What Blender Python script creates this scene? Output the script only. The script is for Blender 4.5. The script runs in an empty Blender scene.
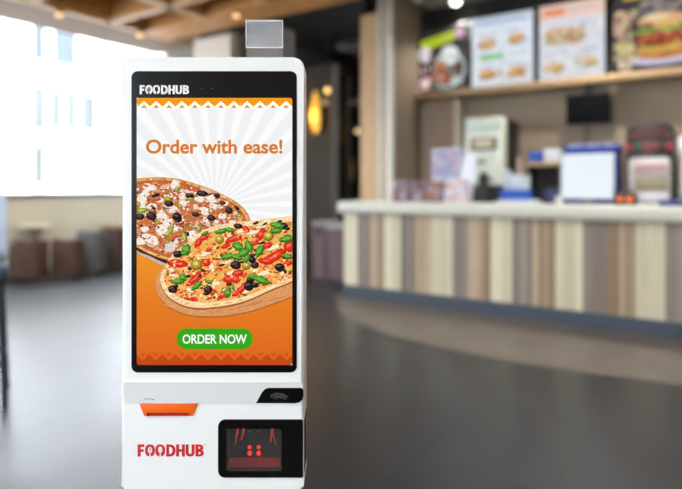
import bpy, bmesh, math, random
from mathutils import Vector, Matrix
random.seed(7)
S = bpy.context.scene
COL = S.collection
A = math.atan2(-.562, .827)          # the room is turned against the camera
EYE = 1.25

def lin(c):
    return tuple(((x/255)/12.92 if x/255 <= .04045 else ((x/255+.055)/1.055)**2.4) for x in c[:3])

# ------------------------------------------------------------ materials
MATS = {}
def mat(name, col, rough=.5, metal=0., var=.06, scale=12., bump=0., emit=0., spec=.5, coat=0., stretch=None):
    if name in MATS: return MATS[name]
    m = bpy.data.materials.new(name); m.use_nodes = True
    nt = m.node_tree; N = nt.nodes; L = nt.links
    b = N['Principled BSDF']
    c = lin(col)
    tc = N.new('ShaderNodeTexCoord'); mp = N.new('ShaderNodeMapping')
    if stretch: mp.inputs['Scale'].default_value = stretch
    L.new(tc.outputs['Object'], mp.inputs['Vector'])
    no = N.new('ShaderNodeTexNoise'); no.inputs['Scale'].default_value = scale; no.inputs['Detail'].default_value = 4
    L.new(mp.outputs['Vector'], no.inputs['Vector'])
    cr = N.new('ShaderNodeValToRGB')
    cr.color_ramp.elements[0].position = .3; cr.color_ramp.elements[1].position = .7
    cr.color_ramp.elements[0].color = tuple(max(0, x*(1-var)) for x in c)+(1,)
    cr.color_ramp.elements[1].color = tuple(min(1, x*(1+var)) for x in c)+(1,)
    L.new(no.outputs['Fac'], cr.inputs['Fac']); L.new(cr.outputs['Color'], b.inputs['Base Color'])
    b.inputs['Roughness'].default_value = rough; b.inputs['Metallic'].default_value = metal
    b.inputs['Specular IOR Level'].default_value = spec
    b.inputs['Coat Weight'].default_value = coat
    if bump:
        bp = N.new('ShaderNodeBump'); bp.inputs['Strength'].default_value = bump; bp.inputs['Distance'].default_value = .01
        L.new(no.outputs['Fac'], bp.inputs['Height']); L.new(bp.outputs['Normal'], b.inputs['Normal'])
    if emit:
        L.new(cr.outputs['Color'], b.inputs['Emission Color']); b.inputs['Emission Strength'].default_value = emit
    MATS[name] = m
    return m

def picmat(name, grain=0., scale=900., strength=1., rough=.25, mottle=False):
    """a lit display: what it shows is held per face corner"""
    m = bpy.data.materials.new(name); m.use_nodes = True
    nt = m.node_tree; N = nt.nodes; L = nt.links
    b = N['Principled BSDF']; b.inputs['Base Color'].default_value = (.01, .01, .01, 1); b.inputs['Roughness'].default_value = rough
    b.inputs['Specular IOR Level'].default_value = .0
    at = N.new('ShaderNodeAttribute'); at.attribute_name = 'ink'
    out = at.outputs['Color']
    if grain:
        tc = N.new('ShaderNodeTexCoord'); no = N.new('ShaderNodeTexNoise'); no.inputs['Scale'].default_value = scale; no.inputs['Detail'].default_value = 5
        L.new(tc.outputs['Object'], no.inputs['Vector'])
        mr = N.new('ShaderNodeMapRange'); mr.inputs['From Min'].default_value = .3; mr.inputs['From Max'].default_value = .7
        mr.inputs['To Min'].default_value = 1-grain; mr.inputs['To Max'].default_value = 1+grain
        L.new(no.outputs['Fac'], mr.inputs['Value'])
        vm = N.new('ShaderNodeVectorMath'); vm.operation = 'SCALE'
        L.new(out, vm.inputs[0]); L.new(mr.outputs['Result'], vm.inputs['Scale']); out = vm.outputs['Vector']
        if mottle:
            n2 = N.new('ShaderNodeTexNoise'); n2.inputs['Scale'].default_value = scale*.55; n2.inputs['Detail'].default_value = 3; n2.inputs['Distortion'].default_value = 1.2
            L.new(tc.outputs['Object'], n2.inputs['Vector'])
            cr = N.new('ShaderNodeValToRGB'); e = cr.color_ramp.elements
            e[0].position = .32; e[0].color = (.72, .56, .46, 1); e[1].position = .68; e[1].color = (1.14, 1.12, 1.06, 1)
            m_ = e.new(.45); m_.color = (.95, .9, .86, 1)
            L.new(n2.outputs['Fac'], cr.inputs['Fac'])
            v2 = N.new('ShaderNodeVectorMath'); v2.operation = 'MULTIPLY'; L.new(out, v2.inputs[0]); L.new(cr.outputs['Color'], v2.inputs[1]); out = v2.outputs['Vector']
    L.new(out, b.inputs['Emission Color']); b.inputs['Emission Strength'].default_value = strength
    return m

def glass(name, tint=(255, 255, 255), clear=.85, rough=.02, body=(230, 235, 240)):
    m = bpy.data.materials.new(name); m.use_nodes = True
    nt = m.node_tree; N = nt.nodes; L = nt.links
    for n in list(N):
        if n.type != 'OUTPUT_MATERIAL': N.remove(n)
    o = [n for n in N if n.type == 'OUTPUT_MATERIAL'][0]
    tr = N.new('ShaderNodeBsdfTransparent'); tr.inputs['Color'].default_value = lin(tint)+(1,)
    pr = N.new('ShaderNodeBsdfPrincipled'); pr.inputs['Base Color'].default_value = lin(body)+(1,); pr.inputs['Roughness'].default_value = rough
    mx = N.new('ShaderNodeMixShader'); mx.inputs['Fac'].default_value = 1-clear
    L.new(tr.outputs[0], mx.inputs[1]); L.new(pr.outputs[0], mx.inputs[2]); L.new(mx.outputs[0], o.inputs['Surface'])
    return m

# ------------------------------------------------------------ geometry
class MB:
    def __init__(s): s.bm = bmesh.new(); s.mats = []
    def mi(s, m):
        if m not in s.mats: s.mats.append(m)
        return s.mats.index(m)
    def _done(s, faces, m):
        if m is not None:
            i = s.mi(m)
            for f in faces: f.material_index = i
    def box(s, x0, x1, y0, y1, z0, z1, bev=0., seg=2, m=None, rot=None, piv=None):
        t = bmesh.new()
        vs = [t.verts.new((x, y, z)) for z in (z0, z1) for y in (y0, y1) for x in (x0, x1)]
        for f in ((0,2,3,1),(4,5,7,6),(0,1,5,4),(2,6,7,3),(0,4,6,2),(1,3,7,5)): t.faces.new([vs[i] for i in f])
        if bev: bmesh.ops.bevel(t, geom=t.edges[:], offset=bev, segments=seg, affect='EDGES', profile=.5)
        s.merge(t, m, rot, piv); return s
    def merge(s, t, m=None, rot=None, piv=None):
        if rot is not None:
            bmesh.ops.rotate(t, verts=t.verts, cent=piv or (0,0,0), matrix=rot)
        bmesh.ops.recalc_face_normals(t, faces=t.faces)
        mp = {v: s.bm.verts.new(v.co) for v in t.verts}
        fs = []
        for f in t.faces:
            try: fs.append(s.bm.faces.new([mp[v] for v in f.verts]))
            except ValueError: pass
        s._done(fs, m); t.free()
    def prism(s, pts, y0, y1, bev=0., seg=2, m=None, axis='Y', front_only=False):
        """outline in x,z pushed along y (axis Y), or x,y pushed along z (axis Z)"""
        t = bmesh.new()
        def P(p, d): return (p[0], d, p[1]) if axis == 'Y' else ((p[0], p[1], d) if axis == 'Z' else (d, p[0], p[1]))
        a = [t.verts.new(P(p, y0)) for p in pts]; b = [t.verts.new(P(p, y1)) for p in pts]
        fa = t.faces.new(a); t.faces.new(b[::-1])
        n = len(pts)
        for i in range(n): t.faces.new((a[i], b[i], b[(i+1) % n], a[(i+1) % n]))
        if bev:
            es = list(fa.edges) if front_only else [e for f in t.faces if len(f.verts) == n and n > 4 for e in f.edges] or t.edges[:]
            bmesh.ops.bevel(t, geom=list(set(es)), offset=bev, segments=seg, affect='EDGES', profile=.5)
        s.merge(t, m); return s
    def lathe(s, prof, n=24, cx=0, cy=0, m=None):
        t = bmesh.new(); rings = []
        for r, z in prof:
            if r < 1e-5: rings.append([t.verts.new((cx, cy, z))])
            else: rings.append([t.verts.new((cx+r*math.cos(2*math.pi*k/n), cy+r*math.sin(2*math.pi*k/n), z)) for k in range(n)])
        for a, b in zip(rings, rings[1:]):
            for k in range(n):
                if len(a) == 1 and len(b) == 1: continue
                if len(a) == 1: t.faces.new((a[0], b[(k+1) % n], b[k]))
                elif len(b) == 1: t.faces.new((a[k], a[(k+1) % n], b[0]))
                else: t.faces.new((a[k], a[(k+1) % n], b[(k+1) % n], b[k]))
        for r in (rings[0], rings[-1]):
            if len(r) > 2: t.faces.new(r)
        s.merge(t, m); return s
    def tube(s, pts, r, n=10, m=None):
        pts = [Vector(p) for p in pts]; t = bmesh.new(); rings = []
        for i, p in enumerate(pts):
            d = (pts[min(i+1, len(pts)-1)] - pts[max(i-1, 0)]).normalized()
            u = d.cross(Vector((0, 0, 1)))
            if u.length < .05: u = d.cross(Vector((1, 0, 0)))
            u.normalize(); w = d.cross(u)
            rings.append([t.verts.new(p + r*(math.cos(2*math.pi*k/n)*u + math.sin(2*math.pi*k/n)*w)) for k in range(n)])
        for a, b in zip(rings, rings[1:]):
            for k in range(n): t.faces.new((a[k], a[(k+1) % n], b[(k+1) % n], b[k]))
        t.faces.new(rings[0]); t.faces.new(rings[-1])
        s.merge(t, m); return s
    def ball(s, c, r, m=None, sz=1., n=16):
        t = bmesh.new(); bmesh.ops.create_uvsphere(t, u_segments=n, v_segments=n//2+2, radius=r)
        for v in t.verts: v.co = Vector((v.co.x+c[0], v.co.y+c[1], v.co.z*sz+c[2]))
        s.merge(t, m); return s
    def build(s, name, m=None, parent=None, smooth=True, loc=None, rz=None, wn=False):
        me = bpy.data.meshes.new(name); s.bm.to_mesh(me); s.bm.free()
        if s.mats:
            for x in s.mats: me.materials.append(x)
        elif m: me.materials.append(m)
        o = bpy.data.objects.new(name, me); COL.objects.link(o)
        if smooth:
            me.polygons.foreach_set('use_smooth', [True]*len(me.polygons))
            try: me.set_sharp_from_angle(angle=math.radians(35))
            except Exception: pass
        if wn:
            q = o.modifiers.new('normals', 'WEIGHTED_NORMAL'); q.keep_sharp = True; q.weight = 100
        if parent: o.parent = parent
        if loc is not None: o.location = loc
        if rz is not None: o.rotation_euler.z = rz
        return o

def W(u, v, z=0.):
    c, s_ = math.cos(A), math.sin(A)
    return Vector((u*c - v*s_, u*s_ + v*c, z))
def tag(o, label=None, cat=None, group=None, kind=None):
    for k, v in (('label', label), ('category', cat), ('group', group), ('kind', kind)):
        if v: o[k] = v
    return o
def thing(name, label, cat, u, v, z=0., rz=0., group=None, world=False):
    o = bpy.data.objects.new(name, None); COL.objects.link(o); o.empty_display_size = .1
    o.location = (u, v, z) if world else W(u, v, z)
    o.rotation_euler.z = rz if world else A + rz
    return tag(o, label, cat, group)
def struct(name, mb, m=None, smooth=False):
    return tag(mb.build(name, m, smooth=smooth, loc=(0, 0, 0), rz=A), kind='structure')
def rrect(x0, x1, z0, z1, r, n=6):
    if not isinstance(r, (tuple, list)): r = (r,)*4       # order: x1z1, x0z1, x0z0, x1z0
    P = []
    for (cx, cz, a0, q) in ((x1, z1, 0, r[0]), (x0, z1, 90, r[1]), (x0, z0, 180, r[2]), (x1, z0, 270, r[3])):
        if q <= 0: P.append((cx, cz)); continue
        ox = cx - q if cx == x1 else cx + q; oz = cz - q if cz == z1 else cz + q
        for k in range(n+1):
            a = math.radians(a0 + 90*k/n); P.append((ox+q*math.cos(a), oz+q*math.sin(a)))
    return P
def spline(pts, n=6, closed=True):
    out = []; N_ = len(pts)
    for i in range(N_):
        p = [Vector(pts[(i+k-1) % N_]) for k in range(4)]
        for j in range(n):
            t = j/n
            out.append(tuple(.5*((2*p[1]) + (p[2]-p[0])*t + (2*p[0]-5*p[1]+4*p[2]-p[3])*t*t + (3*p[1]-p[0]-3*p[2]+p[3])*t**3)))
    return out
def copy_tree(o, parent=None):
    c = o.copy(); COL.objects.link(c)
    if parent: c.parent = parent
    for ch in [x for x in S.objects if x.parent == o and x != c]: copy_tree(ch, c)
    return c

# ------------------------------------------------------------ flat pictures on displays
def clip(poly, x0, x1, z0, z1):
    def cut(ps, ins, inter):
        out = []
        for i, p in enumerate(ps):
            q = ps[i-1]
            if ins(p):
                if not ins(q): out.append(inter(q, p))
                out.append(p)
            elif ins(q): out.append(inter(q, p))
        return out
    def ix(x): return lambda a, b: (x, a[1]+(b[1]-a[1])*(x-a[0])/(b[0]-a[0]))
    def iz(z): return lambda a, b: (a[0]+(b[0]-a[0])*(z-a[1])/(b[1]-a[1]), z)
    for ins, it in ((lambda p: p[0] >= x0, ix(x0)), (lambda p: p[0] <= x1, ix(x1)), (lambda p: p[1] >= z0, iz(z0)), (lambda p: p[1] <= z1, iz(z1))):
        if len(poly) < 3: return []
        poly = cut(poly, ins, it)
    return poly
class Pic:
    """flat artwork of a display, drawn in its own 2-D units; y of the artwork counts downwards"""
    def __init__(s, fx, fz, rect, step, base=0.):
        s.fx, s.fz, s.rect, s.step, s.base = fx, fz, rect, step, base; s.polys = []
    def poly(s, pts, col, layer):
        pts = clip(list(pts), *s.rect)
        if len(pts) >= 3: s.polys.append((pts, [col]*len(pts), layer))
    def quad(s, pts, cols, layer): s.polys.append((list(pts), cols, layer))
    def ell(s, cx, cy, rx, ry, col, layer, rot=0., n=18, wob=0.):
        a = math.radians(rot); P = []
        for k in range(n):
            t = 2*math.pi*k/n; w = 1+random.uniform(-wob, wob)
            x, y = rx*w*math.cos(t), ry*w*math.sin(t)
            P.append((cx+x*math.cos(a)-y*math.sin(a), cy+x*math.sin(a)+y*math.cos(a)))
        s.poly(P, col, layer)
    def rect_(s, x0, x1, y0, y1, col, layer): s.poly([(x0, y0), (x1, y0), (x1, y1), (x0, y1)], col, layer)
    def build(s, name, m, parent):
        vs, fs, cs = [], [], []
        for pts, cols, layer in s.polys:
            P = [Vector((s.fx(p[0]), s.base - layer*s.step, s.fz(p[1]))) for p in pts]
            ar = sum(P[i].x*P[(i+1) % len(P)].z - P[(i+1) % len(P)].x*P[i].z for i in range(len(P)))
            if ar < 0: P.reverse(); cols = cols[::-1]
            i0 = len(vs); vs += [tuple(p) for p in P]; fs.append(list(range(i0, i0+len(P)))); cs += [lin(c) for c in cols]
        me = bpy.data.meshes.new(name); me.from_pydata(vs, [], fs); me.update()
        at = me.color_attributes.new('ink', 'FLOAT_COLOR', 'CORNER')
        i = 0
        for pl in me.polygons:
            for li in pl.loop_indices:
                c = cs[me.loops[li].vertex_index]; at.data[li].color = (c[0], c[1], c[2], 1)
        me.materials.append(m)
        o = bpy.data.objects.new(name, me); COL.objects.link(o); o.parent = parent
        return o

# ============================================================ KIOSK
PX = 1.1/572                       # front plane of the kiosk stands 1.1 m away
KX0 = (213-341)*PX
kiosk = thing('self_order_kiosk', 'white upright self-ordering kiosk with pizza advert on its tall touchscreen', 'kiosk', KX0, 1.1, 0, 0, world=True)
kx = lambda p: (p-341)*PX - KX0
kz = lambda p: EYE - (p-187)*PX
white = mat('kiosk_white_plastic', (246, 247, 246), .38, var=.008, scale=3, spec=.4)
shaded_white = mat('kiosk_shaded_plastic', (226, 227, 227), .42, var=.01, scale=3, spec=.4)
black = mat('kiosk_black_glass', (8, 8, 8), .22, var=.1, spec=.3)
black2 = mat('kiosk_charcoal_glass', (40, 40, 41), .35, var=.03, spec=.3)
def rr(x0, x1, y0, y1, r): return rrect(kx(x0), kx(x1), kz(y1), kz(y0), r*PX if not isinstance(r, tuple) else tuple(q*PX for q in r))

o = MB().prism(rr(121.8, 304, 57.3, 388, (10, 6, 0, 0)), 0, .078, bev=.006, seg=5, front_only=True).build('housing', white, kiosk, wn=True)
# lower body, with an opening behind the scanner window
lo = MB().prism(rr(121.6, 304, 384.4, 490, (0, 0, 3.5, 4.5)), -.001, .083, bev=.006, seg=5, front_only=True).build('lower_body', white, kiosk)
cut = MB().box(kx(225.4), kx(282.6), -.02, .045, kz(471.8), kz(427.2)).build('cut', None, kiosk)
bo = lo.modifiers.new('b', 'BOOLEAN'); bo.operation = 'DIFFERENCE'; bo.object = cut; bo.solver = 'EXACT'
bpy.context.view_layer.update()
dg = bpy.context.evaluated_depsgraph_get()
nm = bpy.data.meshes.new_from_object(lo.evaluated_get(dg)); lo.modifiers.clear(); lo.data = nm; nm.name = 'lower_body'
lo.data.polygons.foreach_set('use_smooth', [True]*len(lo.data.polygons)); lo.data.set_sharp_from_angle(angle=math.radians(35))
qn = lo.modifiers.new('normals', 'WEIGHTED_NORMAL'); qn.keep_sharp = True; qn.weight = 100
bpy.data.objects.remove(cut)
# dark glass front with the lit screen
bez = MB().prism(rr(131.7, 296.8, 71.3, 372.3, 6), -.0014, .001, bev=.0005, seg=2, front_only=True).build('screen_bezel', black, kiosk, wn=True)
bez['label'] = 'black glass bezel around the touchscreen'
# ---- screen artwork
SR = (137, 292.3, 98, 364.8)
scr = Pic(kx, kz, SR, 1.6e-5, -.00142)
soft = rrect(137, 292.3, 98, 364.8, 2.5)
ORT, ORM, ORB = (243, 160, 48), (233, 137, 30), (221, 100, 12)
scr.poly(soft, (250, 251, 251), 1)
# rays
cx0, cy0 = 215.5, 206
for k in range(34):
    a0 = 2*math.pi*(k+.1)/34; a1 = a0 + math.pi*.98/34; R_ = 260
    scr.poly([(cx0, cy0), (cx0+R_*math.cos(a0), cy0+R_*math.sin(a0)), (cx0+R_*math.cos(a1), cy0+R_*math.sin(a1))], (239, 241, 242), 2)
    b0 = a0-.012; b1 = a1+.012
    scr.poly([(cx0, cy0), (cx0+R_*math.cos(b0), cy0+R_*math.sin(b0)), (cx0+R_*math.cos(b1), cy0+R_*math.sin(b1))], (245, 246, 247), 1.5)
# orange lower ground, three bands of a smooth gradient
for (ya, ca), (yb, cb) in (((252, (238, 148, 36)), (300, (230, 124, 24))), ((300, (230, 124, 24)), (362.3, (220, 98, 12)))):
    scr.quad([(137, ya), (292.3, ya), (292.3, yb), (137, yb)], [ca, ca, cb, cb], 3)
scr.quad([(139, 362.3), (290.3, 362.3), (290.3, 364.8), (139, 364.8)], [(220, 98, 12)]*4, 3)
# top band and zigzag
TOP = (244, 154, 6)
scr.poly(clip(soft, 137, 292.3, 98, 103.5), TOP, 4)
zz = [(137, 98.5)]
pit = 12.9
peaks = [(84, 119, 156, 193, 230, 268, 305, 342, 380, 417, 455, 492)][0]
pk = [115+p/2.875 for p in peaks]
for i, p in enumerate(pk):
    nx = p+pit/2
    scr.poly([(p-pit/2, 98.6+3), (p-pit/2, 107.2), (p, 101.2)], TOP, 4)
    scr.poly([(p, 101.2), (nx, 107.2), (nx, 98.6+3)], TOP, 4)
    scr.poly([(p-pit/2, 103), (p-pit/2, 99), (p+pit/2, 99), (p+pit/2, 103), (p, 101.2)], TOP, 4.2)
    scr.poly([(p-pit/2-.5, 107.2), (p, 101.0), (nx+.5, 107.2), (nx-1.9, 109.3), (p, 104.2), (p-pit/2+1.9, 109.3)], (255, 253, 240), 5)
    scr.poly([(p-2.9, 107.9), (p, 105.0), (p+2.9, 107.9)], (222, 140, 30), 6)
# bottom decoration
DK = (198, 68, 0)
scr.poly(clip(soft, 137, 292.3, 359.8, 364.8), DK, 5)
p = 130+46/7.58-13
p0 = 130+147/7.58-13.08
for i in range(-1, 14):
    q = p0+i*13.08
    scr.poly([(q-6.54, 360.4), (q, 353.9), (q+6.54, 360.4), (q+6.54, 361), (q-6.54, 361)], DK, 5.5)
    scr.poly([(q-6.54-2.9, 353.1), (q-6.54+2.9, 353.1), (q-6.54, 356)], (203, 78, 6), 6)
scr.build('touchscreen', picmat('screen_light'), kiosk)['label'] = 'lit portrait touchscreen with orange and white advert background'

# ---- pizzas of the advert
food = picmat('screen_food', .16, 800, mottle=True)
board1 = Pic(kx, kz, SR, 1.6e-5, -.00142)
board1.poly(spline([(120, 236), (137, 252.5), (150, 259), (164, 266), (172, 268), (185, 262), (180, 250), (140, 235)]), (196, 190, 186), 9)
board1.poly(spline([(120, 232), (137, 250), (150, 256), (164, 262.6), (172, 264), (185, 260), (180, 245), (140, 230)]), (62, 22, 8), 10)
P1 = spline([(118, 190), (128, 181), (137, 178.6), (150, 177.4), (165, 177.4), (180, 179.2), (195, 183.5), (210, 188.5), (225, 195.5), (238, 203), (247, 212), (251, 223), (248, 236), (235, 249), (215, 258), (190, 262), (170, 260.5), (152, 255), (137, 247.3), (124, 240)])
c1 = (178, 219)
def grow(P, c, s_, sy=None): return [(c[0]+(x-c[0])*s_, c[1]+(y-c[1])*(sy or s_)) for x, y in P]
board1.poly(P1, (206, 128, 52), 11)
board1.poly(grow(P1, c1, .985), (232, 176, 104), 12)
board1.poly(grow(P1, c1, .94, .93), (196, 104, 44), 13)
board1.poly(grow(P1, (178, 217), .92, .86), (198, 116, 70), 14)
def inside(P, x, y):
    r = False; n = len(P)
    for i in range(n):
        (xa, ya), (xb, yb) = P[i], P[i-1]
        if (ya > y) != (yb > y) and x < (xb-xa)*(y-ya)/(yb-ya)+xa: r = not r
    return r
inn = grow(P1, (178, 217), .91, .86)
cols = [(166, 80, 40), (222, 140, 84), (214, 120, 66), (196, 110, 62), (222, 150, 104), (236, 200, 170), (170, 84, 48), (120, 54, 30), (246, 238, 230), (230, 170, 96), (210, 96, 50), (250, 246, 242), (104, 60, 44)]
for k in range(900):
    x, y = random.uniform(136, 252), random.uniform(178, 262)
    if inside(inn, x, y):
        board1.ell(x, y, random.uniform(.8, 2.4), random.uniform(.6, 1.7), random.choice(cols), 15+random.random()*8, random.uniform(-40, 40), 8, .35)
def cheese(x, y, rx, ry, rot=0, c=(248, 240, 232)):
    board1.ell(x+.4, y+.7, rx, ry, (214, 190, 172), 24, rot, 14, .25)
    board1.ell(x, y, rx, ry, c, 25, rot, 14, .28)
for a_ in ((150, 187.5, 7.5, 3.8, 5), (175, 184.5, 5, 4, -50), (142, 199, 5, 6), (146, 193, 4, 3), (183, 196, 4, 4), (163, 216, 6, 5, 60), (172, 209, 5, 4), (205, 211, 6, 3.4, 20), (183, 203, 4, 3), (214, 206, 4, 2.4), (140, 241, 6, 3.6, 15), (152, 241, 7, 3.6, 10), (162, 229, 6.5, 5, -30), (192, 235, 4, 6, 20), (222, 216, 4, 2.5), (200, 199, 5, 3), (145, 229, 4, 3), (152, 206, 5, 3), (176, 228, 4, 3), (160, 200, 4, 2.6), (225, 203, 3.5, 2), (168, 222, 5, 3), (206, 222, 4, 2.4, 30), (233, 222, 4, 2), (196, 207, 3, 2), (143, 207, 3, 3), (212, 199, 6, 3.2), (204, 195, 4, 2)): cheese(*a_)
cheese(170, 247, 6, 4.5, -50, (226, 216, 212)); cheese(176, 243, 3, 4, 20, (232, 224, 222)); cheese(148, 236, 8, 2, 10)
for x, y, rx, ry, ro in ((165, 187, 5.5, 2.8, -8), (206, 190.5, 6, 2.6, 20), (151, 245, 5, 2.4, 20), (206, 224, 7, 2.2, 28), (166, 206, 4, 2, 20), (197, 224, 2.4, 4, 10), (218, 225, 6, 2, 10), (240, 222, 2, 4, 20)):
    board1.ell(x, y+.8, rx, ry, (118, 78, 60), 26, ro, 14, .1); board1.ell(x, y, rx, ry*.8, (226, 192, 166), 27, ro, 14, .1)
board1.ell(193.5, 189.5, 4, 2, (214, 92, 84), 27, 15)
board1.ell(158, 199.5, 3.5, 1.7, (200, 84, 66), 27, -15)
def olive(pc, x, y, r, ro=0, sq=.75, hole=True, L_=30):
    pc.ell(x, y, r, r*sq, (22, 16, 20), L_, ro, 16, .05)
    pc.ell(x-r*.25, y-r*sq*.35, r*.55, r*sq*.28, (92, 84, 92), L_+1, ro-15, 10)
    if hole: pc.ell(x+r*.08, y+r*.08, r*.42, r*sq*.42, (84, 40, 26), L_+2, ro, 12)
for x, y, r, ro, sq, h in ((156, 195.3, 4.2, -20, .45, False), (190, 196, 4.6, 5, .55, False), (169.3, 203.6, 4.8, 10, .65, True), (151.6, 216, 5.4, 10, .75, True), (140.5, 217, 4.4, 0, .7, True), (177.3, 216.8, 5.2, 30, .8, False), (202.5, 193.5, 6, 8, .5, True), (196, 214.5, 4, 10, .6, True), (211.5, 218, 4.4, 10, .65, True), (217, 195.5, 3.4, 10, .7, False), (229, 210.5, 4, 20, .85, True), (188, 234, 2.6, 80, .6, False), (154, 208, 2.6, 40, .6, False), (223, 203, 3, 0, .6, True), (178, 221, 2.8, 0, .6, False), (214, 233, 3.4, 30, .7, True), (237, 208, 3, 40, .6, False)): olive(board1, x, y, r, ro, sq, h)
for x, y, rx, ry, ro in ((167.5, 199, 4.4, 1.9, 10), (190.5, 198.6, 4, 1, 0), (177.2, 188.5, 2, 2.2, 0), (142, 210.5, 5.6, 2.6, -10), (139, 204, 2, 2.6, 0), (180.5, 206, 1.9, 2.1, 0), (169.5, 232, 1.9, 7.4, 38), (184.4, 236.5, 2, 6.4, -12), (199, 228, 2, 3.6, 0), (158, 222.5, 2.2, 1.6, 0), (239, 215.5, 3.2, 1.5, -10), (209, 211.5, 1.2, 2, 0), (168, 242, 2, 1.6, 0), (191, 226, 2.4, 1.6, 0), (165, 211.5, 2.2, 1.2, 30), (172, 227, 3, 1.4, -40)):
    board1.ell(x, y, rx, ry, (112, 146, 36), 33, ro, 12, .12); board1.ell(x-.3, y-.3, rx*.65, ry*.6, (186, 208, 84), 34, ro, 10, .12)
for k in range(420):
    x, y = random.uniform(137, 252), random.uniform(181, 260)
    if inside(inn, x, y):
        board1.ell(x, y, random.uniform(.5, 1.7), random.uniform(.4, 1.2), random.choice([(176, 88, 44), (206, 118, 66), (140, 66, 34), (226, 160, 112), (252, 250, 248), (250, 246, 240), (96, 50, 34), (222, 196, 176), (232, 150, 70)]), 28+random.random()*1.8, random.uniform(-50, 50), 7, .35)
for i in range(90):          # browned crust
    j = random.randrange(len(P1)); x, y = grow([P1[j]], c1, .965, .955)[0]
    board1.ell(x, y, random.uniform(1, 3), random.uniform(.4, 1), random.choice([(222, 140, 60), (240, 196, 128), (200, 112, 44), (246, 214, 150)]), 13.5, random.uniform(-20, 40), 8)
board1.build('mushroom_pizza_picture', food, kiosk)['label'] = 'picture of a pizza with olives, cheese and mushrooms'

pz = Pic(kx, kz, SR, 1.6e-5, -.00142-40*1.6e-5)
BD = spline([(164, 268), (156, 280), (157, 293), (163, 302), (172, 309.5), (191, 316.3), (215, 317.3), (230, 316), (251, 312), (272, 305), (291, 298), (310, 290), (300, 250), (240, 240), (180, 255)])
pz.poly(BD, (172, 104, 56), 1)
pz.poly([(x, y-1.4) for x, y in BD], (222, 156, 100), 2)
for i in range(26):
    t0 = random.uniform(165, 280)
    yy = 309+ (t0-165)*.10 if t0 < 215 else 314-(t0-215)*.2
    pz.ell(t0, yy-random.uniform(1, 5), random.uniform(5, 14), .35, random.choice([(206, 136, 80), (234, 176, 124), (190, 118, 66)]), 3, 8 if t0 < 200 else -14, 10)
P2 = spline([(163, 272), (168, 262.5), (175.5, 252), (186, 244.5), (196, 236), (208, 229), (222, 225), (236, 223), (250, 221.5), (265, 219.5), (280, 218), (300, 218), (315, 240), (305, 272), (291, 281.6), (272, 289.2), (258, 295.8), (243.6, 301.5), (229, 305), (215, 307), (202, 308), (186, 306), (171.4, 298.8), (163.5, 289.6), (160.6, 280)])
pz.poly([(x, y+1.4) for x, y in P2], (150, 84, 40), 4)
c2 = (237, 262)
pz.poly(P2, (238, 190, 120), 5)
pz.poly([(x, y-.7) for x, y in P2], (250, 226, 178), 6)
pz.poly(grow(P2, (238, 260), .95, .88), (234, 158, 64), 7)
in2 = grow(P2, (238, 259.5), .945, .86)
pz.poly(in2, (244, 182, 92), 8)
cols = [(250, 206, 122), (244, 178, 84), (236, 140, 48), (252, 222, 160), (224, 96, 34), (250, 196, 108), (246, 186, 96), (206, 110, 50), (255, 236, 196), (238, 164, 70), (226, 60, 30), (140, 60, 30)]
for k in range(1300):
    x, y = random.uniform(160, 292), random.uniform(218, 308)
    if inside(in2, x, y):
        pz.ell(x, y, random.uniform(.8, 2.8), random.uniform(.6, 1.8), random.choice(cols), 9+random.random()*8, random.uniform(-50, 10), 8, .35)
for k in range(150):
    x, y = random.uniform(160, 292), random.uniform(218, 308)
    if inside(in2, x, y): pz.ell(x, y, random.uniform(.4, 1.6), random.uniform(.3, .8), (66, 34, 22), 17.5, random.uniform(-40, 20), 7, .3)
for i in range(110):
    j = random.randrange(len(P2)); x, y = grow([P2[j]], (238, 260), .98, .95)[0]
    pz.ell(x, y-.4, random.uniform(1, 3.4), random.uniform(.4, 1), random.choice([(252, 238, 204), (244, 204, 140), (255, 244, 214), (232, 176, 100)]), 6.5, -12, 8)
def tom(x, y, rx, ry, ro):
    rx *= 1.1; ry *= 1.3
    pz.ell(x, y, rx, ry, (196, 24, 14), 20, ro, 16, .1); pz.ell(x-.3, y-.4, rx*.85, ry*.7, (232, 44, 26), 21, ro, 14, .12)
    pz.ell(x-.6, y-.6, rx*.55, ry*.25, (246, 116, 88), 22, ro, 8, .1)
for a_ in ((178, 263.5, 9.5, 3, 5), (175, 262, 6, 2.4, -5), (196, 278.5, 11, 2.6, -38), (199, 242.5, 5, 2.4, -50), (204, 237.5, 4.5, 2.5, -20), (234, 238.5, 8, 2.6, -20), (246, 229, 4, 2, 40), (261, 234.5, 3, 6, 30), (275, 256.5, 12, 3.8, -32), (266, 261, 7, 2.6, 8), (289.5, 246, 5, 4.6, -30), (238, 273, 5.4, 2.6, -10), (236, 279, 3, 5, 10), (243, 287.5, 9, 2.4, -48), (228.5, 279, 5, 2.8, 0), (237, 293, 5, 1.8, -30), (267.5, 245.5, 4.4, 2.4, -20), (254, 243, 5, 2, -10), (189, 298, 5, 1.6, 10), (196, 299, 3.6, 1.6, 30), (206, 262.5, 4.5, 3, 20), (213, 292, 4, 2, -10), (288, 263, 4, 2.2, -10), (226, 246, 4, 1.8, -20), (222, 296, 4, 1.4, 0), (210, 249, 4, 1.6, -30), (275, 228, 4, 1.6, -10)): tom(*a_)
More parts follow.
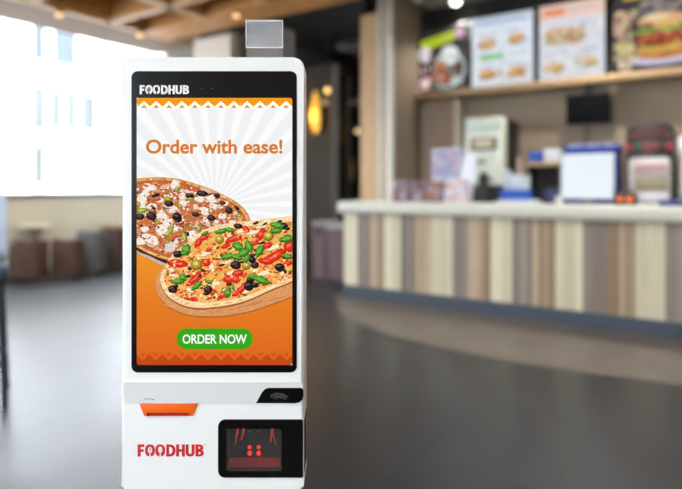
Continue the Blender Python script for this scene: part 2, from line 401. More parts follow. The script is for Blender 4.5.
for x, y, rx, ry, ro in ((211, 266.5, 3.4, 2.8, 0), (246, 290.5, 4.4, 2.2, -10), (231, 272.5, 4.4, 1.8, -30), (255, 270.5, 3.4, 1.5, 0), (174, 275, 5, 1.6, 10), (205, 254, 6, 1.8, -15), (172, 270, 3, 3, 0), (253, 232, 7, 2.4, -15), (274, 247, 6, 2.2, -25), (190, 290, 4, 1.6, 20), (262, 226, 5, 1.7, -10), (226, 262, 5, 1.8, -10), (264, 273, 6, 2.2, -20), (216, 283, 5, 2, 0), (283, 273, 3, 1.6, -20), (241, 231, 5, 1.6, -10)):
    pz.ell(x, y+.6, rx, ry, (218, 168, 110), 18.5, ro, 12, .25); pz.ell(x, y, rx, ry, (254, 240, 208), 19, ro, 12, .25)
for x, y, r, ro, sq, h in ((178.3, 254, 5, -8, .75, False), (173, 289, 4.8, 0, .8, True), (176, 286, 3, 0, .6, False), (208.5, 289.5, 4.6, -20, .8, True), (206.5, 293.5, 3, 0, .6, False), (238.3, 226, 4.6, 10, .6, True), (236, 265, 5.4, 0, .8, True), (252, 259.5, 4.4, 30, .8, False), (255, 265, 4.2, 0, .8, True), (252.5, 255, 3.4, 0, .5, True), (279.8, 267.3, 5.2, 10, .85, False), (285, 271, 2.4, 60, .7, False), (249, 286, 5.2, 0, .9, False), (255, 285, 4, 0, .7, False), (250.5, 280, 4.2, 0, .8, False), (229.5, 284, 3.2, 0, .6, True), (284, 226, 4.4, 20, .8, False), (287.5, 228.5, 2.6, 0, .8, False), (280, 221.3, 2.4, 0, .6, False), (256, 223, 3.4, -20, .4, False), (265, 224, 3, -30, .35, False), (262, 243, 4, -15, .3, False), (203, 270, 3, 30, .45, False), (200, 275.5, 2.6, -30, .4, False), (190, 268.5, 2.4, 10, .7, False), (257, 250, 3.6, 0, .5, True), (188, 276, 3, 0, .5, False), (242, 262, 2.6, 0, .5, False), (222, 265, 3.6, -15, .3, False), (218.5, 259, 2.6, 0, .3, False), (285, 257.5, 3, 0, .5, False), (290, 255, 2, 0, .5, False)): olive(pz, x, y, r, ro, sq, h, 24)
for x, y, r in ((219.5, 239, 4.3), (268.2, 235.6, 5.1), (196.3, 264, 5.7), (246.2, 265.2, 4.2)):
    pz.ell(x+.3, y+.5, r, r*.92, (112, 92, 14), 28); pz.ell(x-.2, y-.2, r*.88, r*.8, (176, 158, 38), 29); pz.ell(x-.5, y-.8, r*.5, r*.4, (222, 208, 96), 30); pz.ell(x+.8, y-.4, r*.2, r*.16, (250, 244, 200), 31)
for k in range(340):
    x, y = random.uniform(160, 292), random.uniform(220, 304)
    if inside(in2, x, y):
        pz.ell(x, y, random.uniform(.5, 1.9), random.uniform(.4, 1.1), random.choice([(252, 216, 140), (246, 186, 90), (255, 236, 190), (226, 110, 44), (150, 64, 30), (250, 200, 110), (214, 40, 24)]), 22+random.random()*1.5, random.uniform(-50, 20), 7, .35)
def leaf(x, y, l, w, ro):
    l *= 1.08; w *= 1.15
    a = math.radians(ro); ca, sa = math.cos(a), math.sin(a)
    def T(p, k=1): return [(x+q[0]*l*k*ca-q[1]*w*k*sa, y+q[0]*l*k*sa+q[1]*w*k*ca) for q in p]
    sh = [(-1, 0), (-.7, -.5), (-.35, -.55), (-.1, -.95), (.2, -.7), (.55, -.75), (.7, -.3), (1, 0), (.75, .4), (.5, .8), (.15, .65), (-.15, .95), (-.4, .5), (-.75, .45)]
    pz.poly([(p[0]+.4, p[1]+.7) for p in T(sh)], (24, 62, 12), 32); pz.poly(T(sh), (52, 128, 28), 33)
    pz.poly([(p[0]-.4, p[1]-.5) for p in T(sh, .62)], (96, 176, 52), 34)
    pz.poly(T([(-.9, -.04), (.8, -.04), (.8, .06), (-.9, .06)]), (150, 206, 100), 35)
for a_ in ((238, 246, 6, 4.6, 20), (249, 246, 6, 4.4, 70), (259.5, 250.5, 6.4, 4, -60), (243.5, 252.5, 6, 4.4, -30), (228, 256, 7.4, 3.2, -14), (236, 256.5, 7, 3, 15), (247, 258, 4.4, 3, -60), (221, 231, 6, 2.6, -12), (229.5, 229.4, 5, 2.4, 12), (277, 225, 7, 3.6, 10), (276, 230.5, 6, 2.8, -5), (286.5, 238.5, 7.4, 4, -12), (287, 256, 6, 2.2, 10), (186.5, 249, 4.4, 6, 20), (184, 253, 3, 2, 0), (177.5, 281, 6.6, 3, 0), (183, 277, 4, 4, 30), (197, 285, 7, 2.8, -42), (209, 281.5, 3.6, 1.8, 10), (261, 279.5, 9.4, 4, 18), (252, 276, 4.6, 2.4, -10), (227.8, 292, 3, 6, 20), (233, 287, 3, 1.6, 60), (205, 233, 4, 1.6, -30)): leaf(*a_)
pz.build('tomato_pizza_picture', food, kiosk)['label'] = 'picture of a tomato pizza with herb leaves on a wooden board'

# ---- lettering
def ring(o0, i0, a0, a1, n=26):
    """strip between two ellipses: (cx,cy,rx,ry) outer and inner"""
    out = []
    for k in range(n):
        ta, tb = [math.radians(a0+(a1-a0)*(k+j)/n) for j in (0, 1)]
        def E(e, t):
            c, s_ = math.cos(t), math.sin(t); q = .82
            return (e[0]+e[2]*math.copysign(abs(c)**q, c), e[1]+e[3]*math.copysign(abs(s_)**q, s_))
        out.append([E(o0, ta), E(o0, tb), E(i0, tb), E(i0, ta)])
    return out
def wordmark(tm):
    """the shop's word in heavy condensed capitals; unit = height 12.1, width 66"""
    P = []
    R = lambda x0, x1, y0, y1: P.append([(x0, y0), (x1, y0), (x1, y1), (x0, y1)])
    H = 12.1
    R(0, 3, 0, H); R(3, 6.7, 0, 2.6); R(3, 6.1, 4.9, 7.4)                         # F
    P.extend(ring((12.3, 6.05, 4.95, 6.1), (12.3, 6.0, 2.2, 3.7), 98, 442))          # O with a fork cut in it
    R(11.35, 11.75, 1.8, 6.2); R(12.85, 13.25, 1.8, 6.2)
    P.extend([[(10, 9.4), (11.7, 7.2), (11.7, 10.2), (10.4, 10.2)], [(14.6, 9.4), (12.9, 7.2), (12.9, 10.2), (14.2, 10.2)]])
    P.extend(ring((22.5, 6.05, 4.95, 6.1), (22.5, 5.4, 2.1, 3.2), 98, 442))          # O with a spoon cut in it
    P.extend([[(20, 9.4), (21.9, 8.2), (21.9, 10.4), (20.6, 10.4)], [(25, 9.4), (23.1, 8.2), (23.1, 10.4), (24.4, 10.4)]])
    R(28.5, 31.5, 0, H)                                                             # D
    P.extend(ring((31.3, 6.05, 6.5, 6.05), (31.3, 6.05, 3.4, 3.6), -90, 90))
    R(38.4, 41.4, 0, H); R(44.2, 47.2, 0, H); R(41.4, 44.2, 4.8, 7.3)               # H
    R(47.9, 50.9, 0, 8); R(53.9, 56.9, 0, 8); P.extend(ring((52.4, 7.6, 4.5, 4.5), (52.4, 7.6, 1.5, 1.9), 0, 180))   # U
    R(57.7, 60.7, 0, H)                                                             # B
    P.extend(ring((60.6, 3.3, 5.0, 3.3), (60.6, 3.3, 2.0, 1.1), -90, 90)); P.extend(ring((60.6, 8.7, 5.5, 3.4), (60.6, 8.7, 2.4, 1.2), -90, 90))
    if tm:
        R(66.4, 67.2, 0, .2); R(66.7, 66.9, 0, .9); R(67.4, 67.55, 0, .9); R(68.1, 68.25, 0, .9); R(67.7, 67.95, .1, .7)
    return P
def flatpart(name, polys, m, parent, x0, y0, sx, sy, depth, thick=.0002):
    mb = MB()
    for i, pl in enumerate(polys):
        pts = [(kx(x0+p[0]*sx), kz(y0+p[1]*sy)) for p in pl]
        ar = sum(pts[j][0]*pts[(j+1) % len(pts)][1]-pts[(j+1) % len(pts)][0]*pts[j][1] for j in range(len(pts)))
        if ar < 0: pts.reverse()
        if abs(ar) < 1e-12: continue
        f = mb.bm.faces.new([mb.bm.verts.new((p[0], depth-i*2e-7, p[1])) for p in pts])
    return mb.build(name, m, parent, smooth=False)
def ink(name, col, e):
    return mat(name, col, .5, var=.01, emit=e)
def text(name, body, x0, x1, ytop, ybot, m, parent, depth, bold=.02, ref=None, spacing=1.):
    cu = bpy.data.curves.new(name, 'FONT'); cu.body = body; cu.offset = bold; cu.space_character = spacing; cu.resolution_u = 6
    ob = bpy.data.objects.new(name, cu); COL.objects.link(ob); bpy.context.view_layer.update()
    me = bpy.data.meshes.new_from_object(ob.evaluated_get(bpy.context.evaluated_depsgraph_get())); bpy.data.objects.remove(ob)
    xs = [v.co.x for v in me.vertices]; ys = [v.co.y for v in me.vertices]
    a, b = min(xs), max(xs); y0, y1 = (0, ref) if ref else (min(ys), max(ys))
    for v in me.vertices:
        X = x0+(v.co.x-a)/(b-a)*(x1-x0); Y = ybot+(v.co.y-y0)/(y1-y0)*(ytop-ybot)
        v.co = (kx(X), depth, kz(Y))
    me.materials.clear(); me.materials.append(m)
    o_ = bpy.data.objects.new(name, me); COL.objects.link(o_); o_.parent = parent
    return o_
DEP = -.00142-36*1.6e-5
flatpart('logo', wordmark(False), ink('logo_white', (236, 236, 236), .0), kiosk, 140, 85.3, .745, .745, -.00150)['label'] = 'small white shop logo on the black bezel'
orange_ink = picmat('flat_screen_light')
def inked(o_, col):
    me = o_.data; me.materials.clear(); me.materials.append(orange_ink)
    at = me.color_attributes.new('ink', 'FLOAT_COLOR', 'CORNER'); c = lin(col)
    for d in at.data: d.color = c+(1,)
    return o_
inked(text('headline', 'Order with ease!', 146.3, 282.6, 139.9, 153.2, None, kiosk, DEP, .026, .70), (216, 122, 32))['label'] = 'orange headline on the touchscreen'
bt = Pic(kx, kz, SR, 1.6e-5, -.00142)
bt.poly(rrect(176.7, 253, 328.2, 349, 10.3, 10), (46, 166, 6), 8)
btn = bt.build('order_button', orange_ink, kiosk); btn['label'] = 'green rounded button on the touchscreen'
inked(text('button_text', 'ORDER NOW', 182.8, 247, 334.3, 343.1, None, btn, DEP, .022, .70), (250, 252, 248))
# top camera dots
for x in (202.3, 211.8):
    MB().box(kx(x-.9), kx(x+.9), -.0017, -.0012, kz(89), kz(88.2), .0001, 1).build('sensor', mat('sensor_grey', (120, 120, 120), .3), kiosk)
# ledge strip, the shade of its tilt put into the grey, and payment pad
MB().prism(rr(123.9, 303.2, 381.8, 402.3, (4, 2, 5, 8)), -.0032, .001, bev=.0012, seg=3, front_only=True).build('ledge', shaded_white, kiosk, wn=True)['label'] = 'ledge strip below the screen, shade of its tilt in the grey'
pts = [(256.3, 402.4), (262.2, 391.6), (265.5, 388.2), (269, 387.2), (300.5, 387.2), (303, 388.4), (303.6, 391), (303.6, 395.5), (302.4, 399.2), (299, 401.8), (295, 402.4)]
pad = MB().prism([(kx(a), kz(b)) for a, b in pts], -.0046, -.001, bev=.0006, seg=2, front_only=True).build('contactless_pad', mat('pad_black', (5, 5, 5), .35, spec=.15), kiosk, wn=True)
pad['label'] = 'black contactless payment pad'
sy = MB(); gl = mat('symbol_grey', (150, 150, 150), .5)
for k, (x, h) in enumerate(((271, 1.2), (272.8, 2), (274.5, 2.8), (276.2, 3.4))):
    sy.tube([(kx(x+.8*math.cos(t)+(0 if abs(t) > 9 else 0)), -.0048, kz(395+h*math.sin(t))) for t in [math.radians(-75+150*j/8) for j in range(9)]], .00030, 6)
for line in ([(277, 393), (280, 392.6), (283, 393.2), (286, 394.6), (288.5, 396.8)], [(279, 394.6), (281.5, 396), (284, 397.6), (286.6, 399)], [(281, 394), (284, 395.4), (286.5, 396.4)], [(277.5, 395), (279.6, 396.8), (281, 397.4)]):
    sy.tube([(kx(a), -.0048, kz(b)) for a, b in line], .00027, 6)
sy.build('tap_symbol', gl, pad)
sl = MB()
for i in range(5): sl.box(kx(145+i*1.5), kx(146+i*1.5), -.0034, -.0030, kz(398.8), kz(397.6))
sl.box(kx(152.2), kx(154.4), -.0034, -.0030, kz(399.4), kz(398.2)); sl.build('receipt_symbol', gl, kiosk)
# receipt slot
sh = [(139.8, 403.3), (198, 403.3), (193.2, 415.2), (144.6, 415.2)]
pr = MB().prism([(kx(a), kz(b)) for a, b in sh][::-1], -.0034, -.0005, bev=.0005, seg=2).build('receipt_slot', mat('slot_orange', (252, 108, 12), .4, var=.02), kiosk)
pr['label'] = 'orange receipt printer slot'
mb = MB(); mb.prism([(kx(a), kz(b)) for a, b in ((148.4, 412.4), (190.6, 412.4), (188.8, 415.0), (149.4, 415.0))][::-1], -.0042, -.003, m=mat('slot_red', (190, 22, 6), .5))
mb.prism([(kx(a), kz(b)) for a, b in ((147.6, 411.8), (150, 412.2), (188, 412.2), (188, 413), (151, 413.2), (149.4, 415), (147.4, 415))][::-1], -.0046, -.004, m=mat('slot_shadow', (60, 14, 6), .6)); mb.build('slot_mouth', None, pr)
# red logo
flatpart('logo', wordmark(True), mat('logo_red', (206, 32, 30), .5, var=.02), kiosk, 137.9, 444.1, 1.0, 1.0, -.00125)['label'] = 'large red shop logo on the lower body'
# scanner window: frame, chamber, lights
fr = MB()
ou = rr(218.4, 303.2, 419, 476.8, (2, 7, 7, 2)); inn_ = rr(226.2, 281.8, 428, 471, 2.5)
t = bmesh.new()
def ringface(mbx, O, I, y0, y1, m):
    t = bmesh.new(); n = len(O)
    a = [t.verts.new((p[0], y0, p[1])) for p in O]; b = [t.verts.new((p[0], y0, p[1])) for p in I]
    c = [t.verts.new((p[0], y1, p[1])) for p in O]; d = [t.verts.new((p[0], y1, p[1])) for p in I]
    for i in range(n):
        j = (i+1) % n
        t.faces.new((a[i], a[j], b[j], b[i])); t.faces.new((c[i], d[i], d[j], c[j])); t.faces.new((a[i], c[i], c[j], a[j])); t.faces.new((b[i], b[j], d[j], d[i]))
    mbx.merge(t, m)
t.free()
ringface(fr, ou, inn_, -.0035, -.0005, None)
sf = fr.build('scanner_window', mat('scanner_black', (16, 15, 14), .16, var=.05, spec=.25), kiosk, smooth=False)
sf['label'] = 'black framed barcode scanner window with red glow'
# wrap of the frame round the side
MB().box(kx(303), kx(304.35), .0045, .07, kz(475), kz(420.6), .0005, 1, m=None).build('side_band', mat('scanner_black', (16, 15, 14)), kiosk)
ch = MB(); x0, x1, z0, z1 = kx(225.5), kx(282.5), kz(471.7), kz(427.3); D_ = .044
dk = mat('chamber_black', (34, 32, 32), .35, var=.1)
for q in ((x0, x1, D_-.001, D_, z0, z1), (x0, x0+.0008, .0, D_, z0, z1), (x1-.0008, x1, .0, D_, z0, z1), (x0, x1, .0, D_, z0, z0+.0008), (x0, x1, .0, D_, z1-.0008, z1)): ch.box(*q)
chm = ch.build('scanner_chamber', dk, kiosk)
redl = mat('led_red', (255, 40, 30), .4, var=.02, emit=1.3); redd = mat('led_dim_and_glow', (130, 32, 26), .5, var=.8, scale=420, emit=.3)
def at_depth(px, py, d):       # where a point seen through the window lies at depth d behind the front
    return ((px-341)*PX*(1.1+d)/1.1-KX0, d, EYE-(py-187)*PX*(1.1+d)/1.1)
for x, y, r, s_ in ((249.6, 447.2, 1.9, .9), (258.6, 447.2, 1.9, .9), (249.7, 453.2, 2.3, 1.1), (258.7, 453.2, 2.3, 1.1)):
    MB().ball(at_depth(x, y, D_-.004), r*PX, sz=s_).build('scanner_led', redl, chm)
for x in (249.8, 258.8): MB().ball(at_depth(x, 431.4, D_-.004), 1.4*PX, sz=.6).build('scanner_led', redd, chm)
rfm = mat('led_reflection_red', (225, 56, 44), .4, var=.6, scale=260, emit=.6)  # reflections of the LED light, built as glowing red streaks
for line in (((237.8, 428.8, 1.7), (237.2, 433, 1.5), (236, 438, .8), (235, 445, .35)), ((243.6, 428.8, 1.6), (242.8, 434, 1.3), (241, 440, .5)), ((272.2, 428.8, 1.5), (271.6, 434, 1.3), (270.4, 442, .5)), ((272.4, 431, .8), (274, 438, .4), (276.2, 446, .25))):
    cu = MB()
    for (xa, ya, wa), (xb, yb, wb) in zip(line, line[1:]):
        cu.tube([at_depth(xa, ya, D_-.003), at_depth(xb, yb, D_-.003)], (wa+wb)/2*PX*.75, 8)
    cu.build('led_reflection', rfm, chm)
rp = MB(); t = bmesh.new()
vs = [t.verts.new(at_depth(x, y, d)) for x, y, d in ((228, 457.5, D_-.002), (279.8, 457.5, D_-.002), (279.8, 469, .012), (228, 469, .012))]
t.faces.new(vs); rp.merge(t)
rp.build('scan_plate', redd, chm)  # plate glows by itself, the LED light on it put into its colour
MB().prism(rr(226.4, 281.6, 428.2, 470.8, 2.5), -.0012, -.0006).build('pane', glass('scanner_pane', clear=.84, rough=.3, body=(96, 96, 96)), sf)
# clear beacon on top
bc = MB().box(kx(243.2), kx(281), .030, .036, kz(43.3), kz(15.6), .0008, 2).build('sign_holder', glass('frosted_acrylic', clear=.80, rough=.3), kiosk)
bc['label'] = 'frosted upper part of the clear acrylic tab'
MB().box(kx(243.4), kx(280.8), .031, .035, kz(60), kz(43.5)).build('acrylic_stem', glass('clear_acrylic', clear=.93, rough=.1), kiosk)
eg = MB(); et = glass('acrylic_edge', clear=.35, rough=.3)
eg.box(kx(243), kx(281.2), .0295, .0365, kz(16.1), kz(15.4)); eg.box(kx(280.6), kx(281.2), .0295, .0365, kz(43.4), kz(15.6)); eg.box(kx(243), kx(243.6), .0295, .0365, kz(43.4), kz(15.6)); eg.box(kx(243), kx(281.2), .0295, .0365, kz(43.6), kz(43.2))
eg.build('acrylic_rim', et, bc)
# stand below the frame
st = MB(); zt = kz(490)
st.box(-.07, .07, .022, .062, .012, zt, .004, 2); st.box(-.05, .05, .03, .055, zt-.005, zt+.01); st.build('stand_post', white, kiosk)
MB().box(-.19, .19, -.10, .20, 0, .014, .004, 2).build('base_plate', white, kiosk)

# ============================================================ ROOM SHELL
def floor_mat():
    m = bpy.data.materials.new('slate_tiles'); m.use_nodes = True; N = m.node_tree.nodes; L = m.node_tree.links; b = N['Principled BSDF']
    tc = N.new('ShaderNodeTexCoord'); br = N.new('ShaderNodeTexBrick')
    br.offset = 0; br.inputs['Scale'].default_value = 1; br.inputs['Brick Width'].default_value = .6; br.inputs['Row Height'].default_value = .6
    br.inputs['Mortar Size'].default_value = .006; br.inputs['Mortar Smooth'].default_value = .3
    br.inputs['Color1'].default_value = lin((26, 28, 32))+(1,); br.inputs['Color2'].default_value = lin((32, 34, 39))+(1,); br.inputs['Mortar'].default_value = lin((10, 10, 12))+(1,)
    L.new(tc.outputs['Object'], br.inputs['Vector'])
    no = N.new('ShaderNodeTexNoise'); no.inputs['Scale'].default_value = 3.5; no.inputs['Detail'].default_value = 6; L.new(tc.outputs['Object'], no.inputs['Vector'])
    mx = N.new('ShaderNodeMix'); mx.data_type = 'RGBA'; mx.blend_type = 'OVERLAY'; mx.inputs['Factor'].default_value = .35
    L.new(br.outputs['Color'], mx.inputs['A']); L.new(no.outputs['Fac'], mx.inputs['B']); L.new(mx.outputs['Result'], b.inputs['Base Color'])
    mr = N.new('ShaderNodeMapRange'); mr.inputs['To Min'].default_value = .27; mr.inputs['To Max'].default_value = .38; L.new(no.outputs['Fac'], mr.inputs['Value']); L.new(mr.outputs['Result'], b.inputs['Roughness'])
    bp = N.new('ShaderNodeBump'); bp.inputs['Strength'].default_value = .05; bp.inputs['Distance'].default_value = .01
    ad = N.new('ShaderNodeMath'); ad.operation = 'SUBTRACT'; L.new(no.outputs['Fac'], ad.inputs[0]); L.new(br.outputs['Fac'], ad.inputs[1]); L.new(ad.outputs[0], bp.inputs['Height']); L.new(bp.outputs['Normal'], b.inputs['Normal'])
    b.inputs['Specular IOR Level'].default_value = .65
    return m
UW = -8.5                                       # window wall
struct('floor', MB().box(-9, 4.2, -5, 14, -.2, 0), floor_mat())
brown_area = spline([(-3.62, 5.45), (-3.5, 5.1), (-3.164, 4.656), (-2.448, 4.257), (-1.872, 4.13), (-1.201, 4.067), (-.5, 4.15), (.4, 4.3), (1.8, 4.6), (1.8, 5.55), (-1, 5.55)])
struct('floor_brown_area', MB().prism(brown_area, 0, .003, axis='Z'), mat('floor_brown', (98, 89, 82), .4, var=.15, scale=4))  # thin sheet on the floor, browner, with a curved front edge
wallm = mat('sage_wall_paint', (190, 184, 166), .8, var=.03, scale=2)
w = MB(); w.box(UW-.2, UW, -5, 7.6, 0, 1.12); w.box(UW-.2, UW, -5, 7.6, 3.95, 4.6); w.box(UW-.2, UW, 6.9, 7.6, 1.12, 3.95); w.box(UW-.2, UW, -5, -4.2, 1.12, 3.95)
struct('wall_left', w, wallm)
wf = MB(); fm = mat('window_frame_white', (225, 222, 220), .5)
wf.box(UW-.12, UW+.03, -4.2, 6.9, 1.10, 1.16, m=mat('sill_grey', (92, 88, 80), .5)); wf.box(UW-.1, UW-.02, -4.2, 6.9, 3.89, 3.95, m=fm)
for v in (-4.2, -1.4, 1.4, 6.84): wf.box(UW-.1, UW-.02, v, v+.06, 1.15, 3.9, m=fm)
win = struct('window_1', wf)
gp = MB().box(UW-.065, UW-.055, -4.15, 6.85, 1.155, 3.9).build('pane', glass('window_glass', clear=.97), win, smooth=False)
# bulkhead over the window
bk = mat('bulkhead_taupe', (124, 96, 74), .7, var=.12, scale=5)
struct('trim_1', MB().box(-7.95, -6.98, -5, 6.2, 3.47, 4.5), bk)
# beams of the coffered ceiling
wd = mat('ceiling_oak', (206, 146, 84), .5, var=.15, scale=6, stretch=(1, 1, 8))
wdl = mat('ceiling_oak_pale', (214, 172, 128), .5, var=.08, scale=6)
cf = MB()
def beam(u0, u1, v0, v1):
    cf.box(u0, u1, v0, v1, 3.50, 3.86, m=wd); cf.box(u0-.004, u1+.004, v0-.004, v1+.004, 3.45, 3.50, m=wdl)
for v in (4.58, 3.5, 2.4, 1.3): beam(-7.0, -3.55, v, v+.1)
cf.box(-7.0, -3.55, 5.15, 5.66, 3.45, 3.95, m=wd)
for u in (-6.98, -5.74, -4.6, -3.6): beam(u, u+.1, .8, 5.15)
struct('ceiling_beams', cf)
struct('ceiling', MB().box(-9, 4.2, -5, 14, 4.6, 4.8), mat('black_ceiling', (14, 13, 13), .9))
struct('ceiling_panel', MB().box(-3.5, 4.2, -5, 7.7, 3.74, 3.84), mat('grey_ceiling_panel', (150, 146, 146), .8, var=.03))
# column and walls at the end of the window bay
struct('column_1', MB().box(-6.72, -5.95, 5.92, 6.5, 0, 3.47), mat('column_cream', (230, 222, 210), .7, var=.04))
struct('wall_rear', MB().box(-5.95, -5.15, 6.1, 6.4, 0, 3.47), mat('dark_taupe_wall', (92, 80, 70), .8, var=.05))
struct('wall_far', MB().box(-9, -3, 13, 13.2, 0, 4.6), mat('dark_brown_wall', (34, 26, 20), .7, var=.15))
struct('wall_side', MB().box(-8.7, -8.5, 7.6, 13, 0, 4.6), mat('dark_brown_wall', (34, 26, 20)))
struct('wall_passage', MB().box(-7.9, -6.66, 9.5, 9.7, 0, 3.75), mat('passage_panel', (74, 62, 50), .7, var=.1, scale=3))
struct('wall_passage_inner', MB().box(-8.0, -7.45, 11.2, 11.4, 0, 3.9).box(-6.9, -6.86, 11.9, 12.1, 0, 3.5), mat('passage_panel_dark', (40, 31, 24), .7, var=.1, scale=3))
# pillar at the counter's end, wall beside and behind the counter
pil = MB()
pil.box(-4.1, -3.84, 6.5, 6.9, 0, 3.55, .004, 1, m=mat('pillar_wood', (196, 160, 118), .5, var=.1, scale=4, stretch=(6, 6, .6)))
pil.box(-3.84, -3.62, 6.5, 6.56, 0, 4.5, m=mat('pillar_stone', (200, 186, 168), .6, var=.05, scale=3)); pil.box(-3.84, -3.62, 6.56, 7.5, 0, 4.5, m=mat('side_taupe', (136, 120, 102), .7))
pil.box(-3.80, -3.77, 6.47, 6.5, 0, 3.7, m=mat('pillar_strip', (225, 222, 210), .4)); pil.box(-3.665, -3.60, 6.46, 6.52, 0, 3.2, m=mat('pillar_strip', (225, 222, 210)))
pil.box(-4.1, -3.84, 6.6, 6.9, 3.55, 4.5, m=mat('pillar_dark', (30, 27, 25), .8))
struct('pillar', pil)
taupe = mat('taupe_wall', (152, 136, 116), .75, var=.03, scale=2)
w = MB(); w.box(-3.84, 4.2, 7.5, 7.7, 0, 4.5, m=taupe); w.box(-3.66, -3.12, 7.38, 7.5, 0, 2.5, m=mat('mauve_panel', (170, 150, 134), .75)); w.box(-3.12, -3.04, 7.34, 7.5, 0, 2.5, m=mat('cream_strip', (214, 206, 184), .5))
struct('wall_back', w)
struct('trim_2', MB().box(-3.62, 4.2, 7.36, 7.5, 3.5, 3.74), mat('black_band', (24, 23, 24), .6))
struct('wall_right', MB().box(4.2, 4.4, -5, 14, 0, 4.6), mat('cream_wall', (205, 198, 186), .8))
# unseen wall behind the viewer; its window is added to light the kiosk
w = MB(); w.box(-8.7, -3.4, -5.2, -5, 0, 4.6); w.box(.2, 4.4, -5.2, -5, 0, 4.6); w.box(-3.4, .2, -5.2, -5, 2.6, 4.6); w.box(-3.4, .2, -5.2, -5, 0, .9)
struct('wall_front', w, mat('cream_wall', (205, 198, 186)))
w = MB()
for u in (-3.4, -1.63, .14): w.box(u, u+.06, -5.15, -5.05, .9, 2.6)
w.box(-3.4, .2, -5.15, -5.05, .9, .96); w.box(-3.4, .2, -5.15, -5.05, 2.54, 2.6)
w2 = struct('window_added', w, fm)
MB().box(-3.35, .15, -5.105, -5.095, .96, 2.54).build('pane', glass('added_window_glass', clear=.97), w2, smooth=False)

# ============================================================ COUNTER
ctr = thing('service_counter', 'long service counter clad in striped wooden planks with pale worktop', 'counter', -3.66, 5.45, 0)
planks = [-3.68, -3.497, -3.342, -3.151, -2.94, -2.781, -2.584, -2.358, -2.187, -1.952, -1.742, -1.556, -1.339, -1.109, -0.912, -0.682, -0.463, -0.26, -.05, .15, .37, .6, .8, 1.02, 1.25, 1.5, 1.8]
pc = ['cream', 'grey', 'tan', 'cream', 'grey', 'tan', 'cream', 'grey', 'tan', 'cream', 'grey', 'tan', 'cream', 'grey', 'tan', 'cream', 'grey', 'tan', 'cream', 'grey', 'tan', 'cream', 'grey', 'tan', 'cream', 'grey']
pm = {'cream': mat('plank_cream', (214, 204, 174), .55, var=.08, scale=5, stretch=(8, 8, .8)), 'grey': mat('plank_grey', (138, 122, 110), .55, var=.16, scale=5, stretch=(8, 8, .8)), 'tan': mat('plank_tan', (178, 146, 116), .55, var=.16, scale=5, stretch=(8, 8, .8))}
mb = MB()
def shade(c, k, d): return mat('plank_%d_%d_%d_%d' % (c+(k,)), tuple(max(0, min(255, x+d)) for x in c), .55, var=.10, scale=4, stretch=(14, 14, .7))
rnd = random.Random(3); base = {'cream': (204, 196, 168), 'grey': (126, 113, 104), 'tan': (158, 136, 110)}
for i, k in enumerate(pc):
    a_, b_ = planks[i]+3.68, planks[i+1]+3.68; q = a_
    while q < b_-.004:
        w_ = min(rnd.uniform(.03, .085) if k != 'cream' else rnd.uniform(.06, .12), b_-q)
        if b_-q-w_ < .02: w_ = b_-q
        kk = rnd.randrange(5); d = (kk-2)*(11 if k != 'cream' else 5)
        mb.box(q, q+w_, 0, .03, .13, .96, m=shade(base[k], kk, d)); q += w_
mb.box(0, 5.48, .03, .6, .13, .95, m=pm['grey']); mb.build('plank_cladding', None, ctr)
MB().box(.02, 5.48, .05, .58, 0, .14).box(0, 5.48, -.03, .05, 0, .135, .003, 1).build('plinth', mat('plinth_blue_grey', (64, 73, 86), .5, var=.05), ctr)
MB().box(-.06, 5.5, -.07, .65, .955, 1.085, .035, 4).build('worktop', mat('worktop_cream', (204, 203, 190), .35, var=.03), ctr)
CT = 1.085
# rear work counter
rc = thing('rear_worktop', 'low rear worktop carrying the machines behind the counter', 'worktop', -3.5, 6.75, 0)
MB().box(.5, 5.3, .05, .6, 0, .9).build('cabinet_body', mat('rear_cabinet_grey', (96, 92, 88), .5), rc)
MB().box(.48, 5.32, 0, .62, .9, .94, .006, 2).build('worktop', mat('steel_top', (150, 150, 148), .35, metal=.6), rc)

# ============================================================ MENU BOARDS
shf = MB().box(-3.62, 4.1, 7.12, 7.36, 2.465, 2.545, .006, 2).build('menu_shelf', mat('shelf_oak', (172, 142, 104), .5, var=.1, scale=5, stretch=(.6, 8, 8)), loc=(0, 0, 0), rz=A)
tag(shf, 'long light oak ledge running under the menu boards', 'shelf')
mboard = picmat('menu_board_light', .1, 25, .95)
def menu(u0, u1, z1, label, draw):
    t_ = thing('menu_board', label, 'menu board', (u0+u1)/2, 7.3, 2.545, group='menu boards above the counter')
    w_, h_ = (u1-u0), z1-2.545
    MB().box(-w_/2, w_/2, -.02, .04, 0, h_, .006, 2).build('frame', mat('board_frame', (30, 30, 32), .4), t_)
    P = Pic(lambda x: (x/100-.5)*(w_-.05), lambda y: .025+(1-y/100)*(h_-.05), (0, 100, 0, 100), 6e-4, -.0215)
    draw(P); P.build('menu_picture', mboard, t_)
def blot(P, n, cols, x0=2, x1=98, y0=2, y1=98, a=1.2, b=4.5, L_=12):
    for i in range(n): P.ell(random.uniform(x0, x1), random.uniform(y0, y1), random.uniform(a, b), random.uniform(a*.6, b*.6), random.choice(cols), L_+random.random()*3, random.uniform(-30, 30), 9, .3)
